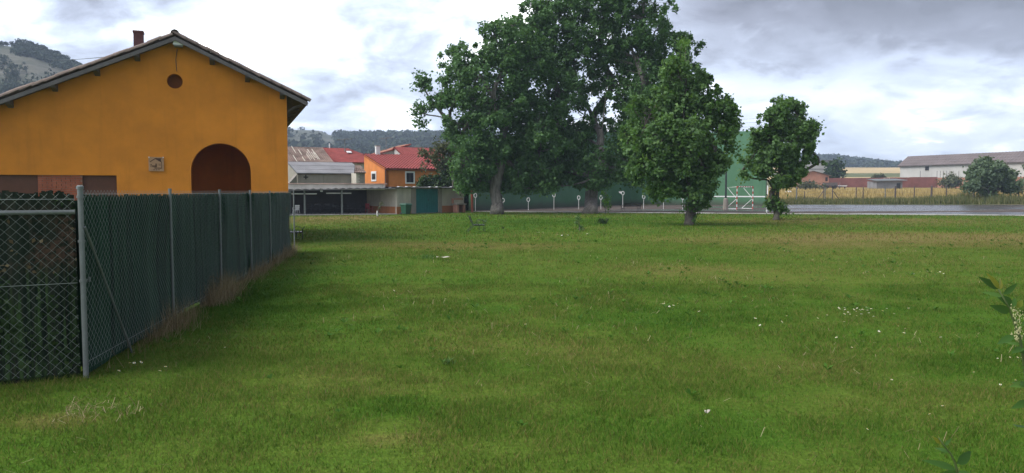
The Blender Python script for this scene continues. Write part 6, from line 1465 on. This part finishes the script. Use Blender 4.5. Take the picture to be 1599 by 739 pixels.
def pleaf(a, b, D, wid=.36, mat=None, curl=.15, face=None, dz=0.0):
    p0, p1 = P(a[0], a[1], D), P(b[0], b[1], D + dz); ax = p1 - p0; L_ = ax.length; axn = ax.normalized()
    nr = Vector((rl.uniform(-.5, .5), -1 + rl.uniform(-.2, .3), rl.uniform(.1, 1.0))) if face is None else Vector(face)
    sd_ = axn.cross(nr).normalized(); nr = sd_.cross(axn).normalized(); m_ = MB(); vs = []; nst = 7
    for i in range(nst + 1):
        f = i / nst; wv = wid * L_ * .5 * (math.sin(math.pi * f ** .8) ** .85) * (1 - .25 * f) if 0 < f < 1 else .0004
        c = p0 + ax * f - nr * (curl * L_ * (f * f)) ; vs += [c + sd_ * wv + nr * wv * .28, c, c - sd_ * wv + nr * wv * .28]
    m_.add(vs, [q for i in range(nst) for q in ((3 * i, 3 * i + 1, 3 * i + 4, 3 * i + 3), (3 * i + 1, 3 * i + 2, 3 * i + 5, 3 * i + 4))])
    o = m_.build('leaf', mat or M_PLEAF, priv, smooth=True); at = o.data.attributes.new('tint', 'FLOAT', 'FACE'); at.data.foreach_set('value', [float(np.clip(.5 + .22 * rl.randn(), 0, 1))] * len(o.data.polygons)); return o
def Z3(x, y): return (1440 + x / 2.245, 410 + y / 2.245)
for a, b, wd, mt in (((266, 92), (208, 52), .30, None), ((270, 92), (236, 40), .24, M_PYOUNG), ((272, 94), (282, 52), .3, M_PYOUNG), ((284, 112), (340, 73), .34, None), ((280, 120), (214, 100), .30, None), ((316, 152), (266, 112), .52, None), ((306, 172), (250, 154), .34, None),
                     ((318, 155), (328, 122), .5, None), ((335, 160), (352, 128), .5, M_PYOUNG), ((322, 258), (266, 282), .42, None), ((346, 288), (293, 278), .34, None), ((352, 300), (318, 312), .4, None), ((372, 318), (330, 306), .4, None), ((372, 430), (316, 418), .38, None), ((372, 424), (314, 432), .34, None),
                     ((372, 488), (320, 508), .40, None), ((374, 470), (348, 455), .4, None), ((372, 360), (346, 372), .4, None), ((350, 220), (385, 195), .4, None), ((352, 262), (392, 240), .4, None), ((345, 180), (380, 160), .4, None), ((340, 210), (318, 190), .4, None)):
    pleaf(Z3(*a), Z3(*b), DA + rl.uniform(-.02, .02), wd, mt, dz=rl.uniform(-.03, .03))
for a, b, wd, mt in (((60, 634), (42, 612), .4, M_PYOUNG), ((62, 640), (60, 606), .4, M_PYOUNG), ((76, 642), (106, 616), .3, None), ((98, 668), (44, 646), .36, None), ((122, 706), (182, 660), .40, None), ((118, 726), (12, 688), .22, None), ((124, 735), (70, 745), .35, None), ((126, 735), (190, 745), .35, None)):
    pleaf(Z3(*a), Z3(*b), DB + rl.uniform(-.02, .02), wd, mt, dz=rl.uniform(-.03, .03))
for k in range(26):                                   # the rest of the shrub, beyond the frame
    f = rl.uniform(.2, 1.0); a = pbase + Vector((.2 + .3 * rl.rand(), .1 * rl.randn(), .2 + 1.0 * f)); b = a + Vector(tuple(rl.randn(3) * .05)); L_ = .06
    axn = (b - a).normalized(); m_ = MB(); sd_ = axn.cross(Vector((0, -.3, 1))).normalized()
    m_.add([a, a + axn * L_ * .5 + sd_ * .013, a + axn * L_, a + axn * L_ * .5 - sd_ * .013], [(0, 1, 2, 3)]); m_.build('leaf', M_PLEAF, priv)
for (cx_, cy_, rx_, ry_, cnt_) in ((336, 205, 22, 48, 95), (338, 256, 26, 22, 60), (318, 160, 10, 14, 14)):
    m_ = MB()
    for k in range(cnt_):
        f = rl.rand(); a = rl.rand() * 6.283; rr_ = math.sqrt(rl.rand()); q = P(*Z3(cx_ + rx_ * rr_ * math.cos(a) * (1.1 - .5 * (cy_ - ry_ * math.sin(a) < cy_)), cy_ + ry_ * rr_ * math.sin(a)), DA + rl.uniform(-.015, .015)); s_ = rl.uniform(.0011, .0021)
        m_.add([q + Vector((s_, 0, 0)), q + Vector((0, s_, 0)), q - Vector((s_, 0, 0)), q - Vector((0, s_, 0)), q + UP * s_ * 1.5, q - UP * s_ * 1.3], [(0, 1, 4), (1, 2, 4), (2, 3, 4), (3, 0, 4), (1, 0, 5), (2, 1, 5), (3, 2, 5), (0, 3, 5)])
    m_.build('flower_cluster', M_BUD, priv, kind='stuff')
# ================================================================ DAISIES AND SCRAPS
M_PETAL = plain('white_petals', (.72, .72, .68), .6, .06, 50, 0, 100); M_EYE = plain('yellow_eye', (.55, .40, .03), .6, .1, 50, 0, 100)
mb = MB()
for k in range(9):
    a = 2 * math.pi * k / 9; c_, s_ = math.cos(a), math.sin(a); mb.add([(.003 * c_, .003 * s_, .060), (.011 * c_ - .0042 * s_, .011 * s_ + .0042 * c_, .064), (.017 * c_, .017 * s_, .0625), (.011 * c_ + .0042 * s_, .011 * s_ - .0042 * c_, .064)], [(0, 3, 2, 1)])
mb.tube([(0, 0, .060), (0, 0, .0665)], .0055, 8, mi=1); mb.tube([(.004, 0, -.01), (0, 0, .061)], .0012, 4, mi=2)
me_d = mb.build('daisy', [M_PETAL, M_EYE, M_STEM]).data; first = COL.objects['daisy']; bpy.data.objects.remove(first)
rd = np.random.RandomState(44)
def daisies(lst, label, group, s=1.0):
    for k, (px, py) in enumerate(sorted(lst)):
        lb_ = label if len(lst) > 12 else label + ', %s from the left' % ORD[k]
        o = bpy.data.objects.new('daisy', me_d); COL.objects.link(o); q = G(px, py + 3); d_ = q.y; o.location = q
        z = .8 * s * rd.uniform(.8, 1.35) * (1 + .05 * max(0, d_ - 8)); o.scale = (z, z, 1.0 + .3 * rd.rand()); o.rotation_euler = (rd.uniform(-.1, .7), rd.uniform(-.3, .3), rd.uniform(0, 6)); tag(o, lb_, 'daisy', group)
daisies([(205, 575), (209.5, 574), (214, 573), (246, 587), (258.5, 583), (180, 586), (352, 549)], 'small white daisy near the corner fence post', 'daisies near the fence', .9)
daisies([(1310, 488), (1318, 484), (1324, 491), (1330, 486), (1336, 492), (1341, 485), (1347, 490), (1352, 484), (1358, 493), (1362, 487), (1316, 494), (1328, 496), (1345, 496), (1306, 483), (1355, 490), (1385, 485), (1419, 487), (1402, 515), (1414, 519), (1318, 509), (1370, 521), (1409, 526), (1472, 533), (1310, 533), (1327, 550), (1333, 497), (1339, 488), (1322, 487), (1349, 487), (1375, 491), (1395, 495), (1290, 497), (1275, 503), (1230, 499), (1215, 506), (1178, 503), (1190, 511), (1365, 500)], 'tiny cream daisy in the loose patch on the right half of the lawn', 'daisies in the right hand patch', .9)
daisies([(1446, 425), (1452, 427), (1456, 426), (1462, 428), (1468, 427), (1474, 429), (1428, 430), (1437, 428)], 'tiny white daisy in the far row before the brown dry strip', 'daisies in the far row', .9)
daisies([(1559, 565.5), (1573, 563.5), (1581, 564), (1591, 565), (1523, 590), (1585, 604), (1560, 607), (1391, 600), (1458, 657), (1346, 680), (1475, 645)], 'white daisy on the near right lawn before the privet', 'daisies on the near right lawn', .62)
daisies([(617, 411), (612, 456), (619, 467), (825.6, 484), (821, 513), (1037, 479), (1045, 481), (1050, 481.5), (1059, 479), (1094, 490), (760, 385)], 'lone white daisy scattered over the middle of the lawn', 'daisies in the middle of the lawn', 1.1)
daisies([(839, 363), (842, 362.5), (845, 362), (848, 362.5), (850, 363), (878, 367), (884, 366), (886, 366.5), (917, 365), (870, 366.5)], 'white clover head on the lawn before the big poplars', 'clover before the poplars', 1.3)
def scrap(px, py, sx, sy, rz, label):
    m_ = MB(); vs = []; 
    for i in range(5):
        for j in range(3): vs.append(((i / 4 - .5) * sx, (j / 2 - .5) * sy, .05 + .015 * math.sin(i * 2.1 + j)))
    m_.add(vs, [(i * 3 + j, i * 3 + j + 3, i * 3 + j + 4, i * 3 + j + 1) for i in range(4) for j in range(2)]); o = m_.build('paper_scrap', M_CREAM); o.location = G(px, py + 3); o.rotation_euler = (0, 0, rz); tag(o, label, 'paper')
scrap(693, 401.5, .36, .14, .1, 'pale strip of paper lying on the dry part of the lawn'); scrap(1104, 650, .045, .016, .3, 'small pale scrap on the near lawn right of the middle')
# ================================================================ HAZE
M_HAZE = bpy.data.materials.new('haze'); M_HAZE.use_nodes = True; hn = M_HAZE.node_tree; hn.nodes.clear()
ho = hn.nodes.new('ShaderNodeOutputMaterial'); hv = hn.nodes.new('ShaderNodeVolumePrincipled'); hv.inputs['Color'].default_value = (.66, .80, 1.0, 1); hv.inputs['Density'].default_value = HAZE_D; hv.inputs['Anisotropy'].default_value = 0.1
hn.links.new(hv.outputs[0], ho.inputs['Volume'])
mb = MB(); mb.box(-2600, 2600, -320, 1700, -1.6, 125); hz = mb.build('haze', M_HAZE, kind='stuff'); hz['label'] = 'thin pale haze over the whole valley'; hz['category'] = 'haze'
